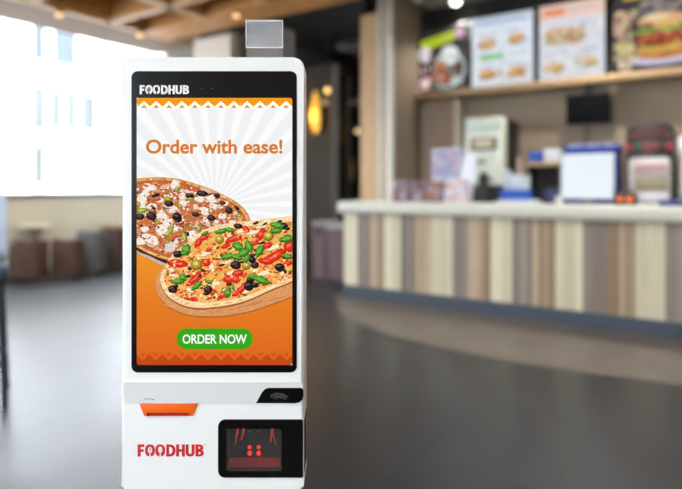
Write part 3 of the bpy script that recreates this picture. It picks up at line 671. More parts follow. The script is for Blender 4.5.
def d1(P):
    P.rect_(0, 100, 0, 100, (44, 42, 40), 0)
    P.poly([(6, 18), (74, 8), (76, 22), (8, 34)], (196, 214, 34), 1); P.poly([(14, 20), (66, 13), (66, 18), (14, 26)], (150, 176, 30), 2)
    P.ell(86, 12, 10, 9, (214, 170, 190), 2); P.ell(16, 40, 14, 12, (232, 222, 232), 2); P.ell(18, 86, 12, 11, (236, 170, 170), 2); P.ell(18, 86, 7, 6, (250, 236, 236), 3)
    P.ell(64, 68, 36, 31, (120, 136, 138), 1); P.ell(64, 68, 33, 28, (196, 206, 206), 2); P.ell(64, 68, 29, 24, (96, 90, 84), 3)
    P.ell(66, 46, 19, 15, (232, 240, 236), 4, 0, 18, .08); P.ell(48, 70, 15, 18, (176, 104, 62), 4, 20, 18, .1); P.ell(56, 84, 16, 7, (158, 92, 58), 5, 0, 16, .1); P.ell(42, 58, 5, 5, (206, 140, 90), 6)
    P.ell(86, 66, 7, 8, (70, 26, 26), 4); P.ell(26, 62, 8, 12, (70, 58, 44), 1); P.ell(78, 86, 12, 6, (206, 216, 218), 5)
    blot(P, 60, [(150, 150, 146), (110, 84, 70), (176, 120, 84), (200, 206, 206), (60, 56, 54), (90, 100, 90)], 26, 96, 40, 96); blot(P, 26, [(206, 160, 170), (90, 70, 60), (170, 70, 76), (230, 226, 230)], 4, 30, 26, 96)
def burger(P, x, y, s_):
    P.ell(x, y+3*s_, 12*s_, 3*s_, (170, 100, 60), 4); P.ell(x, y+.5*s_, 12.5*s_, 2.2*s_, (140, 176, 80), 5, 0, 14, .15); P.ell(x, y-3*s_, 11*s_, 4.5*s_, (216, 146, 80), 6); P.ell(x-2, y-4.5*s_, 6*s_, 1.8*s_, (240, 192, 130), 7)
def d2(P):
    P.rect_(0, 100, 0, 100, (206, 218, 232), 0); P.rect_(2, 98, 14, 98, (226, 233, 242), 1)
    for i in range(7): P.rect_(8+i*12, 15+i*12, 5, 11, (150, 164, 206), 2)
    P.rect_(50, 52, 16, 96, (196, 210, 226), 2); P.rect_(14, 50, 54, 63, (112, 190, 112), 3); P.rect_(56, 92, 56, 60, (200, 214, 214), 3)
    for x, y in ((26, 40), (74, 38), (26, 84), (74, 84)): burger(P, x, y, 1.15)
    for x, y in ((26, 24), (74, 22), (26, 70), (74, 70)): P.rect_(x-15, x+15, y, y+3, (180, 190, 214), 2)
    blot(P, 90, [(214, 224, 238), (196, 208, 230), (236, 240, 246), (206, 214, 226)], 3, 97, 14, 98, 1.5, 5, 2.5); blot(P, 50, [(190, 140, 96), (160, 150, 90), (226, 196, 160), (214, 170, 120)], 12, 40, 34, 46, 1.5, 4, 8); blot(P, 40, [(180, 130, 86), (160, 160, 96), (226, 190, 150)], 14, 90, 78, 92, 1.5, 5, 8)
def d3(P):
    P.rect_(0, 100, 0, 100, (220, 224, 232), 0); P.rect_(0, 100, 0, 20, (240, 206, 190), 1); P.rect_(6, 40, 6, 15, (232, 144, 104), 2); P.rect_(44, 90, 8, 13, (214, 196, 200), 2)
    P.ell(38, 44, 33, 12, (196, 152, 118), 3, 4, 20, .05); P.ell(40, 47, 32, 5, (160, 170, 90), 4, 4, 18, .15); P.ell(38, 38, 30, 6, (222, 180, 140), 5, 4)
    P.ell(24, 86, 17, 7, (186, 158, 96), 3, 0, 16, .1); P.ell(74, 82, 18, 7, (176, 166, 90), 3, 8, 16, .12); P.ell(24, 82, 14, 4, (224, 184, 130), 4); P.ell(74, 78, 15, 3.6, (224, 190, 140), 4, 8)
    for x in (6, 56): P.rect_(x, x+36, 62, 66, (190, 198, 216), 2); P.rect_(x, x+26, 69, 71, (200, 206, 220), 2)
    P.rect_(56, 92, 26, 29, (200, 200, 214), 2)
    blot(P, 110, [(230, 228, 236), (210, 214, 226), (240, 236, 238), (222, 206, 204)], 2, 98, 22, 98, 1.5, 6, 2.2); blot(P, 60, [(176, 140, 110), (206, 160, 120), (150, 150, 96), (228, 200, 170)], 8, 70, 34, 54, 1.5, 5, 8)
def d4(P):
    P.rect_(0, 100, 0, 100, (64, 60, 64), 0)
    P.rect_(12, 44, 2, 9, (206, 184, 70), 2); P.rect_(49, 80, 3, 10, (200, 176, 60), 2)
    P.ell(10, 40, 13, 18, (206, 168, 150), 2, 0, 18, .1); P.ell(14, 72, 13, 14, (212, 200, 130), 2, 0, 18, .1); P.ell(14, 90, 9, 8, (230, 210, 180), 3)
    P.ell(56, 30, 34, 16, (110, 104, 100), 1)
    P.ell(58, 86, 40, 9, (206, 204, 226), 2); P.ell(60, 80, 33, 8, (200, 130, 70), 3); P.ell(60, 73, 35, 6, (206, 164, 84), 4, -4, 16, .15); P.ell(58, 65, 32, 6, (150, 60, 44), 5); P.ell(62, 57, 34, 5, (186, 70, 62), 6, 0, 16, .1)
    P.ell(62, 49, 36, 6, (110, 160, 76), 7, -3, 20, .18); P.ell(60, 40, 30, 9, (222, 178, 128), 8); P.ell(52, 36, 16, 4, (242, 214, 170), 9); P.ell(94, 60, 8, 6, (200, 60, 60), 3)
    blot(P, 90, [(90, 84, 84), (130, 120, 120), (60, 60, 70), (160, 150, 140)], 26, 98, 10, 34, 2, 7, 1.2); blot(P, 46, [(170, 80, 56), (206, 150, 90), (120, 150, 70), (214, 180, 130), (196, 90, 76), (226, 190, 90), (150, 70, 60)], 28, 94, 42, 84, 1.5, 6); blot(P, 50, [(200, 180, 150), (180, 150, 130), (216, 206, 150), (120, 90, 84)], 1, 26, 24, 96, 2, 6)
menu(-3.66, -2.885, 3.47, 'dark menu board with yellow-green heading and a rice plate, leftmost over counter', d1)
menu(-2.865, -2.01, 3.50, 'pale blue menu board with four burgers and a green label', d2)
menu(-1.985, -1.185, 3.51, 'white menu board with peach heading and one long sandwich', d3)
menu(-1.14, -.26, 3.5, 'dark menu board with one large burger, rightmost over counter', d4)

# hanging monitor under the ledge
tv = thing('monitor', 'small black monitor hanging under the oak ledge of the menu boards', 'monitor', -1.385, 7.24, 2.0)
MB().box(-.24, .24, -.05, .02, 0, .35, .01, 2).build('screen', mat('monitor_black', (6, 7, 13), .7, spec=.1), tv)
MB().box(-.06, .06, -.02, .04, .34, .40).tube([(0, 0, .38), (0, 0, .465)], .03).build('bracket', mat('bracket_dark', (60, 56, 52), .5), tv)
MB().tube([(-.02, .02, .02), (-.03, .05, -.2), (.0, .07, -.45), (-.02, .1, -.7)], .012, 8).build('cable', mat('bracket_dark', (60, 56, 52)), tv)

# ============================================================ MACHINES BEHIND COUNTER
WT = .94
cm = thing('drinks_machine', 'tall pale grey-green drinks machine with dark side behind the counter', 'drinks machine', -2.50, 6.98, WT)
pale = mat('machine_pale', (224, 230, 216), .35, var=.04)
mb = MB(); mb.box(-.235, .235, -.2, .0, .33, 1.16, .02, 3, m=pale); mb.box(-.27, .27, -.14, .3, 0, .33, .01, 2, m=mat('machine_dark', (40, 38, 38), .4)); mb.box(-.23, .23, .0, .48, .33, 1.15, .01, 2, m=mat('machine_side', (34, 29, 25), .5)); mb.build('body', None, cm)
MB().box(-.225, .225, -.215, -.19, 1.0, 1.15, .006, 2).build('top_panel', mat('machine_top', (196, 206, 194), .35), cm)
MB().box(-.16, .18, -.225, -.195, .76, .92, .01, 2, m=mat('label_frame', (110, 98, 84), .5)).box(-.10, .12, -.235, -.22, .79, .89, .004, 1, m=mat('label_tan', (196, 180, 152), .5)).build('display', None, cm)
MB().box(-.08, .04, -.225, -.195, .60, .65, .006, 1).build('badge', mat('badge_grey', (140, 146, 136), .4), cm)
MB().box(-.24, .26, -.24, -.18, .05, .33, .02, 2).build('drip_tray', mat('machine_black', (26, 27, 32), .4), cm)
sd = thing('soda_fountain', 'black and silver soda dispenser with a row of red buttons behind the counter', 'soda dispenser', -.70, 7.0, WT)
mb = MB(); mb.prism(rrect(-.225, .225, .0, .98, (.09, .09, .01, .01)), -.2, .3, .012, 2); mb.build('body', mat('fountain_black', (38, 34, 34), .35), sd)
MB().prism(rrect(-.19, .19, .12, .62, .04), -.225, -.195, .008, 2).build('front_panel', mat('fountain_silver', (196, 192, 190), .35, var=.1, scale=6), sd)
MB().box(-.13, .17, -.24, -.22, .28, .42, .01, 2, m=mat('fountain_picture', (150, 140, 112), .4)).box(-.14, .17, -.24, -.22, .46, .56, .006, 1, m=mat('fountain_pink', (180, 146, 146), .4)).build('picture_panel', None, sd)
for x, c in ((-.19, (150, 36, 46)), (-.11, (44, 84, 60)), (-.03, (150, 66, 70)), (.05, (140, 56, 62)), (.12, (60, 46, 52)), (.19, (156, 34, 46))):
    MB().box(x-.03, x+.03, -.235, -.195, .69, .77, .01, 2).build('flavour_button', mat('button_%d_%d' % (c[0], c[1]), c, .4), sd)
mb = MB()
for i in range(6): mb.box(-.19+i*.065, -.145+i*.065, -.222, -.2, .83, .88)
mb.box(-.1, .12, -.222, -.2, .90, .93, m=mat('fountain_rust', (104, 52, 42), .5)); mb.build('header_mark', mat('header_grey', (84, 78, 76), .5), sd)
MB().box(-.18, .18, -.30, -.2, .10, .24, .02, 2).build('drip_tray', mat('tray_white', (214, 216, 220), .4), sd)
wd_ = thing('juice_dispenser', 'slim white dispenser beside the soda fountain at the right edge', 'dispenser', -.36, 6.86, WT)
MB().lathe([(.0, .0), (.09, 0), (.09, .05), (.07, .07), (.07, .62), (.09, .66), (.1, .72), (.09, .80), (.03, .86), (0, .86)], 24).build('body', mat('dispenser_white', (214, 218, 220), .3), wd_)
MB().box(-.03, .03, -.14, -.06, .2, .26, .01, 2).build('tap', mat('machine_black', (26, 27, 32)), wd_)
# low rack behind
rk = thing('supply_rack', 'dark open supply rack with tan shelf between cup caddy and white screen', 'rack', -1.80, 6.95, WT)
dkm = mat('rack_dark', (44, 38, 36), .6)
MB().box(-.18, .18, .18, .2, 0, .56).box(-.18, -.16, -.1, .2, 0, .56).box(.16, .18, -.1, .2, 0, .56).box(-.18, .18, -.1, .2, 0, .03).build('rack_frame', dkm, rk)
MB().box(-.19, .19, -.12, .2, .56, .6).build('rack_shelf', mat('rack_tan', (186, 160, 116), .5), rk)
def cup(u, v, z, h=.12, r=.04, c=(228, 230, 232), name='paper_cup', label='', group=None):
    o_ = MB().lathe([(0, 0), (r*.72, 0), (r*.95, h*.92), (r*1.04, h*.92), (r*1.04, h), (r*.9, h), (r*.7, .006)], 18).build(name, mat('cup_%d_%d' % (c[0], c[2]), c, .5), loc=W(u, v, z), rz=A)
    return tag(o_, label, 'cup', group)
bx1 = tag(MB().box(-.08, .08, -.08, .08, 0, .13, .008, 2).build('supply_box', mat('supply_blue', (40, 74, 166), .5), loc=W(-1.90, 6.95, WT+.6), rz=A), 'blue box on the tan shelf of the supply rack', 'box')
bx2 = tag(MB().box(-.09, .09, -.08, .08, 0, .15, .008, 2).build('supply_box', mat('supply_pale', (208, 212, 218), .5), loc=W(-1.71, 6.95, WT+.6), rz=A), 'pale grey box beside the blue box on the supply rack', 'box')

# ---- things on the counter
def on(u, v=5.8): return u, v
us, vs_ = -1.115, 5.78
ps = thing('order_screen', 'bright white order screen facing out on the counter', 'screen', us, vs_, CT)
MB().box(-.235, .235, -.01, .03, .05, .48, .012, 2).build('casing', mat('casing_white', (222, 226, 232), .35), ps)
MB().box(-.225, .225, -.0135, -.009, .06, .47).build('display', mat('display_white', (198, 204, 212), .4, var=.02, emit=.33), ps)
MB().box(-.08, .08, -.02, .12, 0, .012).box(-.03, .03, .02, .05, .0, .1).build('stand', mat('stand_grey', (120, 124, 130), .4), ps)
bl = thing('blue_crate', 'low blue crate behind the white order screen', 'crate', -1.28, 6.95, WT)
mb = MB(); mb.box(-.28, .28, -.12, .14, .0, .74, .02, 2, m=mat('crate_blue', (24, 56, 150), .5)); mb.build('crate_body', None, bl)
MB().box(-.29, .29, -.13, .15, .70, .76, .012, 2).build('rim', mat('crate_blue', (24, 56, 150)), bl)
for i, (u, c) in enumerate(((-1.46, 'leftmost'), (-1.27, 'middle'), (-1.08, 'right'))):
    tag(MB().lathe([(0, 0), (.07, 0), (.09, .035), (.085, .035), (.06, .008)], 20).build('bowl', mat('bowl_white', (226, 228, 230), .4), loc=W(u, 6.95, WT+.76), rz=A), ['white bowl on the blue crate, leftmost of three', 'white bowl in the middle of the blue crate', 'white bowl on the blue crate, nearest the soda fountain'][i], 'bowl', 'white bowls on the blue crate')
# black unit with glowing rings
hu = thing('card_terminal', 'black desktop unit with two glowing orange rings beside the white screen', 'terminal', -.785, 5.78, CT)
MB().prism([(-.085, 0), (.085, 0), (.085, .1), (.05, .13), (-.085, .13)], -.06, .12, .008, 2).build('body', mat('unit_black', (28, 27, 30), .4), hu)
for x, r in ((-.042, .016), (.04, .022)):
    t = MB(); t.tube([(x+r*math.cos(2*math.pi*k/20), -.066, .055+r*math.sin(2*math.pi*k/20)) for k in range(21)], .008, 8)
    t.build('glowing_ring', mat('ring_orange', (236, 110, 40), .4, emit=.8), hu)
rg = tag(MB().box(-.055, .055, -.05, .05, 0, .42, .012, 2).build('receipt_printer', mat('unit_black', (28, 27, 30)), loc=W(-.78, 6.2+.2, 0), rz=A), 'x', 'x')
bpy.data.objects.remove(rg)
ot = tag(MB().box(-.1, .1, -.08, .08, 0, .05, .01, 2).build('straw_box', mat('box_navy', (34, 54, 128), .5), loc=W(-.42, 5.82, CT), rz=A), 'flat navy blue box lying right of the orange rings', 'box')
ot2 = tag(MB().box(-.16, .16, -.06, .06, 0, .035, .008, 2).build('tray', mat('tray_pale', (196, 204, 216), .4), loc=W(-.14, 5.8, CT), rz=A), 'pale grey serving tray on the counter near the right edge', 'tray')
# caddy with cups
cd = thing('cup_caddy', 'blue and white caddy holding cup sleeves on the counter', 'caddy', -1.77, 5.82, CT)
MB().box(-.2, .2, -.09, .09, 0, .035, .01, 2).build('tray_base', mat('caddy_white', (206, 216, 226), .4), cd)
MB().box(-.165, .12, -.085, .085, .035, .14, .008, 2).build('tray_wall', mat('caddy_blue', (22, 78, 176), .45), cd)
for i, (x, h, c) in enumerate(((-.12, .33, (196, 208, 214)), (-.05, .27, (214, 222, 226)), (.02, .26, (208, 218, 224)), (.08, .25, (200, 206, 206)))):
    MB().lathe([(0, .09), (.027, .09), (.036, .09+h*.7), (.039, .09+h*.7), (.039, .09+h*.75), (0, .09+h*.76)], 16, x, 0).build('stacked_cups', mat('sleeve_%d' % i, c, .5), cd)
MB().box(-.035, .01, .03, .07, .09, .46, .012, 2).build('straw_dispenser', mat('dispenser_rose', (176, 146, 138), .5), cd)
nv = tag(MB().prism(rrect(-.07, .07, 0, .15, .03), -.05, .05, .01, 2).build('napkin_dispenser', mat('napkin_navy', (30, 40, 84), .45), loc=W(-1.46, 5.9, CT), rz=A), 'dark navy napkin dispenser right of the cup caddy', 'dispenser')
sp = tag(MB().lathe([(0, 0), (.035, 0), (.038, .03), (.03, .06), (.03, .08), (0, .085)], 16).build('sauce_pot', mat('pot_white', (210, 206, 210), .4), loc=W(-1.33, 5.62, CT), rz=A), 'small white sauce pot in front of the white screen', 'pot')
# flyers and candy boxes
fl = thing('flyer_stand', 'upright pale leaflet stand with a colourful menu print on counter', 'leaflet stand', -2.58, 5.86, CT, rz=-.1)
MB().box(-.19, .19, 0, .012, .02, .59, .004, 1).box(-.19, .19, -.06, .08, 0, .02, .004, 1).build('panel', mat('acrylic_pale', (206, 206, 216), .4), fl)
FP = Pic(lambda x: (x/100-.5)*.36, lambda y: .03+(1-y/100)*.55, (0, 100, 0, 100), 6e-4, -.0008)
FP.rect_(0, 100, 0, 100, (172, 168, 190), 0)
for y in range(6, 66, 10):
    for x in range(6, 90, 18): FP.rect_(x, x+random.randint(8, 15), y, y+5, random.choice([(96, 110, 180), (196, 120, 120), (110, 130, 170), (210, 208, 220), (220, 190, 120)]), 1)
FP.ell(46, 84, 40, 14, (222, 170, 160), 1, 0, 18, .2); FP.ell(60, 86, 20, 8, (214, 130, 90), 2)
pmat = mat('leaflet_print_base', (190, 180, 186), .6)
# a printed leaflet reflects light: same artwork, unlit
def printmat(name):
    m = bpy.data.materials.new(name); m.use_nodes = True; b = m.node_tree.nodes['Principled BSDF']; b.inputs['Roughness'].default_value = .5
    at = m.node_tree.nodes.new('ShaderNodeAttribute'); at.attribute_name = 'ink'; m.node_tree.links.new(at.outputs['Color'], b.inputs['Base Color']); return m
pmt = printmat('printed_paper')
FP.build('menu_print', pmt, fl)
wl = tag(MB().box(-.085, .085, -.004, .004, 0, .5, .003, 1, rot=Matrix.Rotation(math.radians(8), 3, 'Y')).build('folded_card', mat('card_white', (226, 230, 242), .5), loc=W(-2.335, 5.80, CT+.012), rz=A-.3), 'plain white upright card leaning beside the leaflet stand', 'card')
def candy(u, v, w_, h_, label, base, spots):
    t_ = thing('snack_box', label, 'snack box', u, v, CT, group='patterned snack boxes on the counter')
    MB().prism([(-w_/2*1.08, 0), (w_/2*1.08, 0), (w_/2*.86, h_), (-w_/2*.86, h_)], -.06, .06, .008, 2).build('box_body', mat('snack_%d_%d' % base[:2], base, .5), t_)
    P = Pic(lambda x: (x/100-.5)*w_*.9, lambda y: .01+(1-y/100)*(h_-.02), (0, 100, 0, 100), 5e-4, -.0605)
    for i in range(26): P.ell(random.uniform(8, 92), random.uniform(8, 92), random.uniform(5, 13), random.uniform(5, 13), random.choice(spots), i*.4, 0, 10, .2)
    P.build('box_print', pmt, t_)
candy(-3.05, 5.72, .2, .24, 'patterned pink snack box with green lid nearest the pillar', (130, 118, 130), [(40, 120, 80), (150, 50, 70), (190, 184, 196), (90, 76, 120), (120, 40, 60)])
candy(-2.82, 5.72, .19, .22, 'patterned snack box with dark red print, second from the pillar', (120, 100, 110), [(120, 34, 44), (190, 180, 190), (60, 54, 84), (160, 84, 96)])
candy(-2.60, 5.66, .18, .22, 'snack box with orange food print in front of leaflet stand', (110, 96, 100), [(200, 110, 50), (80, 50, 40), (180, 170, 176), (150, 66, 40)])
candy(-2.345, 5.60, .24, .25, 'wide white snack box with rose and orange print', (206, 196, 206), [(214, 150, 150), (206, 150, 110), (222, 214, 224), (186, 150, 180)])
tb = thing('blender_jug', 'black squat machine between snack boxes and the drinks machine', 'machine', -2.17, 5.9, CT)
MB().lathe([(0, 0), (.085, 0), (.09, .03), (.07, .12), (.05, .17), (.06, .24), (.03, .32), (0, .33)], 22).build('body', mat('unit_black', (28, 27, 30)), tb)
MB().tube([(.04, 0, .26), (.1, 0, .24), (.11, 0, .14), (.07, 0, .08)], .01, 8).build('handle', mat('unit_black', (28, 27, 30)), tb)

# ============================================================ CEILING LIGHTS
bulb = mat('bulb_warm', (255, 205, 140), .4, var=.01, emit=1.3); bulbw = mat('bulb_white', (255, 252, 236), .4, var=.01, emit=5); brass = mat('lamp_brass', (120, 96, 66), .4, metal=.6)
def downlight(u, v, z, label, b_=bulb, r=.045, power=0, col=(1, .75, .5)):
    t_ = thing('downlight', label, 'light', u, v, z, group='small round ceiling lights')
    MB().lathe([(r*1.35, 0), (r*1.35, -.02), (r*1.1, -.03), (r*1.02, -.012), (r*1.02, 0)], 20).build('rim', brass, t_)
    MB().ball((0, 0, -.035), r, sz=.8).build('bulb', b_, t_)
    if power:
        l = bpy.data.lights.new('lamp', 'SPOT'); l.energy = power; l.color = col; l.shadow_soft_size = .05; l.spot_size = math.radians(125); l.spot_blend = .8
        lo_ = bpy.data.objects.new('lamp', l); COL.objects.link(lo_); lo_.parent = t_; lo_.location = (0, 0, -.13)
downlight(-6.94, 3.94, 3.45, 'small warm downlight on the oak beam over the window, far left', power=120, col=(1, .93, .82))
downlight(-6.94, 2.7, 3.45, 'small warm downlight on the oak beam over the window, added out of view', power=120, col=(1, .93, .82))  # unseen downlight, added to brighten the wall under the window
downlight(-6.92, 5.11, 3.45, 'small warm downlight on the beam just left of kiosk top', power=120, col=(1, .93, .82))
downlight(-5.14, 5.22, 3.45, 'small warm downlight on the oak beam above the acrylic tab', power=80, col=(1, .9, .78))
downlight(-3.0, 7.12, 3.74, 'bright white ceiling light above the pale blue menu board', bulbw, .07, 80, (1, .97, .9))
downlight(-3.38, 6.75, 3.74, 'dim small ceiling light between pillar and first menu board', mat('bulb_dim', (190, 188, 182), .4, emit=.2), .05)
for i, (u, v) in enumerate(((-1.2, 6.3), (.6, 6.3))):
    downlight(u, v, 3.74, ['recessed ceiling light over the middle of the counter', 'recessed ceiling light over the right end of the counter'][i], bulbw, .09, 210, (1, .95, .86))
# unseen panel lights, added to brighten the kiosk front and the room
def panel(u, v, power):
    t_ = thing('added_panel_light', 'unseen square panel light added to brighten the kiosk and room', 'light', u, v, 3.74, group='added panel lights out of view')
    MB().box(-.32, .32, -.32, .32, -.03, 0, .006, 1).build('frame', fm, t_)
    l = bpy.data.lights.new('lamp', 'AREA'); l.energy = power; l.size = .56; l.color = (1, .97, .93)
    lo_ = bpy.data.objects.new('lamp', l); COL.objects.link(lo_); lo_.parent = t_; lo_.location = (0, 0, -.034)
for u, v in ((-1.5, .6), (-2.4, -2), (1.2, -2), (-1.4, 3.6), (1.2, 3.4)): panel(u, v, 35 if v > 3 else 104)
# pendants in the dark passage
def pendant(u, v, z, label, r=.047, m_=None):
    t_ = thing('pendant_light', label, 'light', u, v, z, group='pendant bulbs in the dark passage')
    MB().tube([(0, 0, .1), (0, 0, 4.6-z)], .006, 6).build('cord', mat('cord_black', (16, 14, 13), .8), t_)
    MB().lathe([(.02, .12), (.035, .1), (.04, .05), (.03, .03), (0, .03)], 14).build('socket', brass, t_)
    MB().ball((0, 0, 0), r).build('bulb', m_ or mat('bulb_gold', (255, 206, 120), .4, emit=2.2), t_)
pendant(-5.72, 8.0, 2.91, 'upper warm pendant bulb in the dark passage beside kiosk')
pendant(-5.85, 8.1, 2.72, 'dim lower pendant bulb in the dark passage beside kiosk', m_=mat('bulb_goldd', (200, 170, 120), .4, emit=.5))
pendant(-6.52, 10.2, 2.43, 'small warm pendant bulb next to the wooden pillar, upper one', m_=mat('bulb_gold2', (255, 214, 150), .4, emit=1.2))
pendant(-6.26, 10.1, 2.36, 'warm pendant bulb next to the wooden pillar, lower one')
for u, v, z, lab, e in ((-6.94, 9.38, 2.38, 'tall amber wall lamp glowing on the passage panel, nearest the kiosk', .7), (-7.70, 11.1, 2.28, 'narrow amber wall lamp deeper in the passage', .5), (-8.42, 12.85, 1.4, 'faint amber strip lamp on the far passage wall', .16)):
    t_ = thing('wall_lamp', lab, 'light', u, v, z, group='amber wall lamps in the passage')
    MB().box(-.05, .05, -.02, .12 if v < 12 else .15, .0, .6, .01, 1).build('back_plate', brass, t_)
    MB().lathe([(0, -.05), (.05, -.04), (.09, .1), (.1, .35), (.07, .65), (.03, .8), (0, .82)], 18, 0, -.09).build('lamp_shade', mat('amber_%d' % int(e*100), (246, 176, 66), .4, var=.2, scale=8, emit=e), t_)
    l = bpy.data.lights.new('lamp', 'POINT'); l.energy = 14*e; l.color = (1, .6, .22); l.shadow_soft_size = .1
    lo_ = bpy.data.objects.new('lamp', l); COL.objects.link(lo_); lo_.parent = t_; lo_.location = (0, -.28, .3)
for u, v, z, lab in ((-5.6, 8.6, 3.75, 'grey round duct lamp high in the dark ceiling'), (-6.0, 9.6, 2.9, 'grey dome pendant shade in the dark passage')):
    t_ = thing('dome_lamp', lab, 'lamp', u, v, z, group='grey dome lamps')
    MB().lathe([(0, .16), (.08, .15), (.24, .06), (.3, 0), (.28, 0), (.06, .12), (0, .13)], 28).build('lamp_shade', mat('shade_grey', (96, 92, 92), .5), t_)
    MB().tube([(0, 0, .15), (0, 0, 4.6-z)], .01, 6).build('cord', mat('cord_black', (16, 14, 13)), t_)

# ============================================================ FURNITURE
mar = thing('side_cabinet', 'maroon low cabinet with grey top at the end of the counter', 'cabinet', -4.28, 6.0, 0)
mm = mat('maroon_wood', (94, 70, 72), .5, var=.08)
MB().box(.0, .33, 0, .45, .04, .72, .006, 1).build('body', mm, mar)
MB().box(.012, .318, -.015, 0, .06, .70, .004, 1).build('door', mm, mar)
MB().box(-.02, .35, -.03, .47, .72, .76, .006, 2).build('cabinet_top', mat('grey_top', (150, 148, 146), .4), mar)
mar2 = thing('waste_bin', 'narrow maroon bin cabinet left of the grey-topped cabinet', 'bin', -4.72, 6.25, 0)
MB().box(.0, .2, 0, .4, .0, .74, .006, 1).build('body', mm, mar2); MB().box(-.01, .21, -.01, .41, .74, .78, .005, 1).build('lid', mat('grey_top', (150, 148, 146)), mar2)
MB().box(.05, .15, -.006, .01, .6, .68).build('flap', mat('unit_black', (28, 27, 30)), mar2)

def tub(name, label, u, v, rz, col, mname, w_=.58, h=.52):
    t_ = thing(name, label, 'chair', u, v, 0, rz=rz, group='tub chairs under the window')
    m_ = mat(mname, col, .8, var=.12, scale=10, bump=.1)
    # curved shell: back and arms in one
    sh_ = MB(); t = bmesh.new(); n = 18; rings = []
    for k in range(n+1):
        a = math.radians(-200+220*k/n); c, s_ = math.cos(a), math.sin(a)
        q = .55
        X, Y = math.copysign(abs(c)**q, c)*w_/2, math.copysign(abs(s_)**q, s_)*w_/2
        Xi, Yi = X*.8, Y*.8
        top = h
        rings.append([t.verts.new(p) for p in ((X, Y, .04), (X, Y, top-.03), (X*.97, Y*.97, top), (Xi*1.03, Yi*1.03, top), (Xi, Yi, top-.03), (Xi, Yi, .04))])
    for a, b in zip(rings, rings[1:]):
        for k in range(6): t.faces.new((a[k], b[k], b[(k+1) % 6], a[(k+1) % 6]))
    t.faces.new(rings[0]); t.faces.new(rings[-1][::-1]); sh_.merge(t)
    sh_.build('backrest', m_, t_)
    MB().box(-w_*.40, w_*.40, -w_*.39, w_*.42, .06, .36, .03, 3).build('seat', m_, t_)
    lm = mat('chair_leg_dark', (40, 32, 28), .5)
    for x in (-1, 1):
        for y in (-1, 1):
            MB().box(x*w_*.36-.018, x*w_*.36+.018, y*w_*.36-.018, y*w_*.36+.018, 0, .08).build('leg', lm, t_)
    return t_
tub('tub_chair', 'brown tub chair nearest the left edge under the window', -7.85, 4.06, .6, (78, 54, 42), 'leather_brown', .38)
tub('tub_chair', 'brown tub chair between the other brown one and the grey chair', -7.70, 4.50, .6, (82, 58, 45), 'leather_brown2', .38)
tub('tub_chair', 'grey tub chair in the row of chairs under the window', -7.80, 4.93, .6, (84, 84, 84), 'fabric_grey', .40, .6)
tub('tub_chair', 'dark brown tub chair partly hidden behind the kiosk edge', -7.84, 5.36, .5, (66, 46, 40), 'leather_dark', .40, .62)
tub('tub_chair', 'cream tub chair at the left edge behind the bar chair', -8.18, 3.86, .6, (150, 144, 130), 'fabric_cream', .32, .56)
def rtable(u, v, h, r, label, c):
    t_ = thing('side_table', label, 'table', u, v, 0, group='small round tables by the window wall')
    MB().lathe([(0, h-.045), (r*.9, h-.04), (r, h-.02), (r, h), (0, h)], 28).build('tabletop', mat('table_%d' % c[0], c, .4), t_)
    MB().lathe([(0, .02), (.045, .02), (.04, .1), (.06, h-.2), (.1, h-.045), (0, h-.045)], 16).build('leg', mat('table_stem', (150, 140, 122), .4), t_)
    MB().lathe([(0, 0), (.17, 0), (.17, .012), (.05, .03), (0, .03)], 24).build('base', mat('table_stem', (150, 140, 122)), t_)
rtable(-8.26, 4.33, .70, .2, 'small round cream table against the window wall behind brown chairs', (206, 192, 170))
rtable(-8.24, 5.68, .64, .2, 'small round tan table behind the dark brown chair by kiosk', (190, 158, 118))
# bar chair cut by the left edge
bc_ = thing('bar_chair', 'tall bar chair with pale blue back and dark legs cut off by left edge', 'chair', -2.165, 3.3, world=True, rz=.5)
dm = mat('bar_dark', (40, 46, 60), .45)
MB().prism(rrect(-.2, .2, .80, 1.22, .05), .17, .205, .01, 2).build('backrest', mat('bar_pale_blue', (178, 192, 212), .6), bc_)
MB().prism(rrect(-.21, .21, -.2, .2, .05), .72, .79, .012, 2, axis='Z').build('seat', mat('bar_navy', (52, 60, 82), .6), bc_)
for x in (-1, 1):
    for y in (-1, 1): MB().tube([(x*.17, y*.16, .73), (x*.2, y*.2, .0)], .016, 10).build('leg', dm, bc_)
    MB().tube([(x*.17, .17, .74), (x*.17, .19, .95)], .012, 8).build('back_frame', dm, bc_)
MB().tube([(-.19, -.185, .25), (.19, -.185, .25), (.19, .185, .25), (-.19, .185, .25), (-.19, -.185, .25)], .011, 8).build('footrest', dm, bc_)

# ============================================================ OUTSIDE
struct('ground_outside', MB().box(-60, -8.7, -40, 40, -.25, -.05).box(-8.7, 30, -40, -5.2, -.25, -.05), mat('pavement', (176, 174, 170), .8, var=.05))
fb = thing('office_building', 'white building with blue-grey windows across the street outside', 'building', -17, 0, -.05)
fw = mat('facade_white', (236, 232, 230), .8, var=.02); gw = mat('facade_glass', (62, 70, 76), .6, var=.2, scale=.6); gw2 = mat('facade_glass_pale', (74, 79, 76), .4, var=.1, scale=.5)
mb = MB(); mb.box(-4, 0, -12, 30, 0, 14); mb.build('wall', fw, fb)
mb = MB(); mb.box(0, .9, -12, 8.3, 0, 14, m=fw); mb.box(0, .6, 11.0, 16, 0, 14, m=fw); mb.build('wing', None, fb)
def fwin(v0, v1, z0, z1, m_, n, d=.05):
    f = MB().box(0, .05, v0, v1, z0, z1).build('window', m_, fb, smooth=False)
    b_ = MB()
    for k in range(n+1):
        q = v0+(v1-v0)*k/n; b_.box(.05, .14, q-d, q+d, z0, z1)
    b_.box(.05, .14, v0, v1, z1-.08, z1); b_.box(.05, .14, v0, v1, z0, z0+.08); b_.build('window_frame', fw, f, smooth=False)
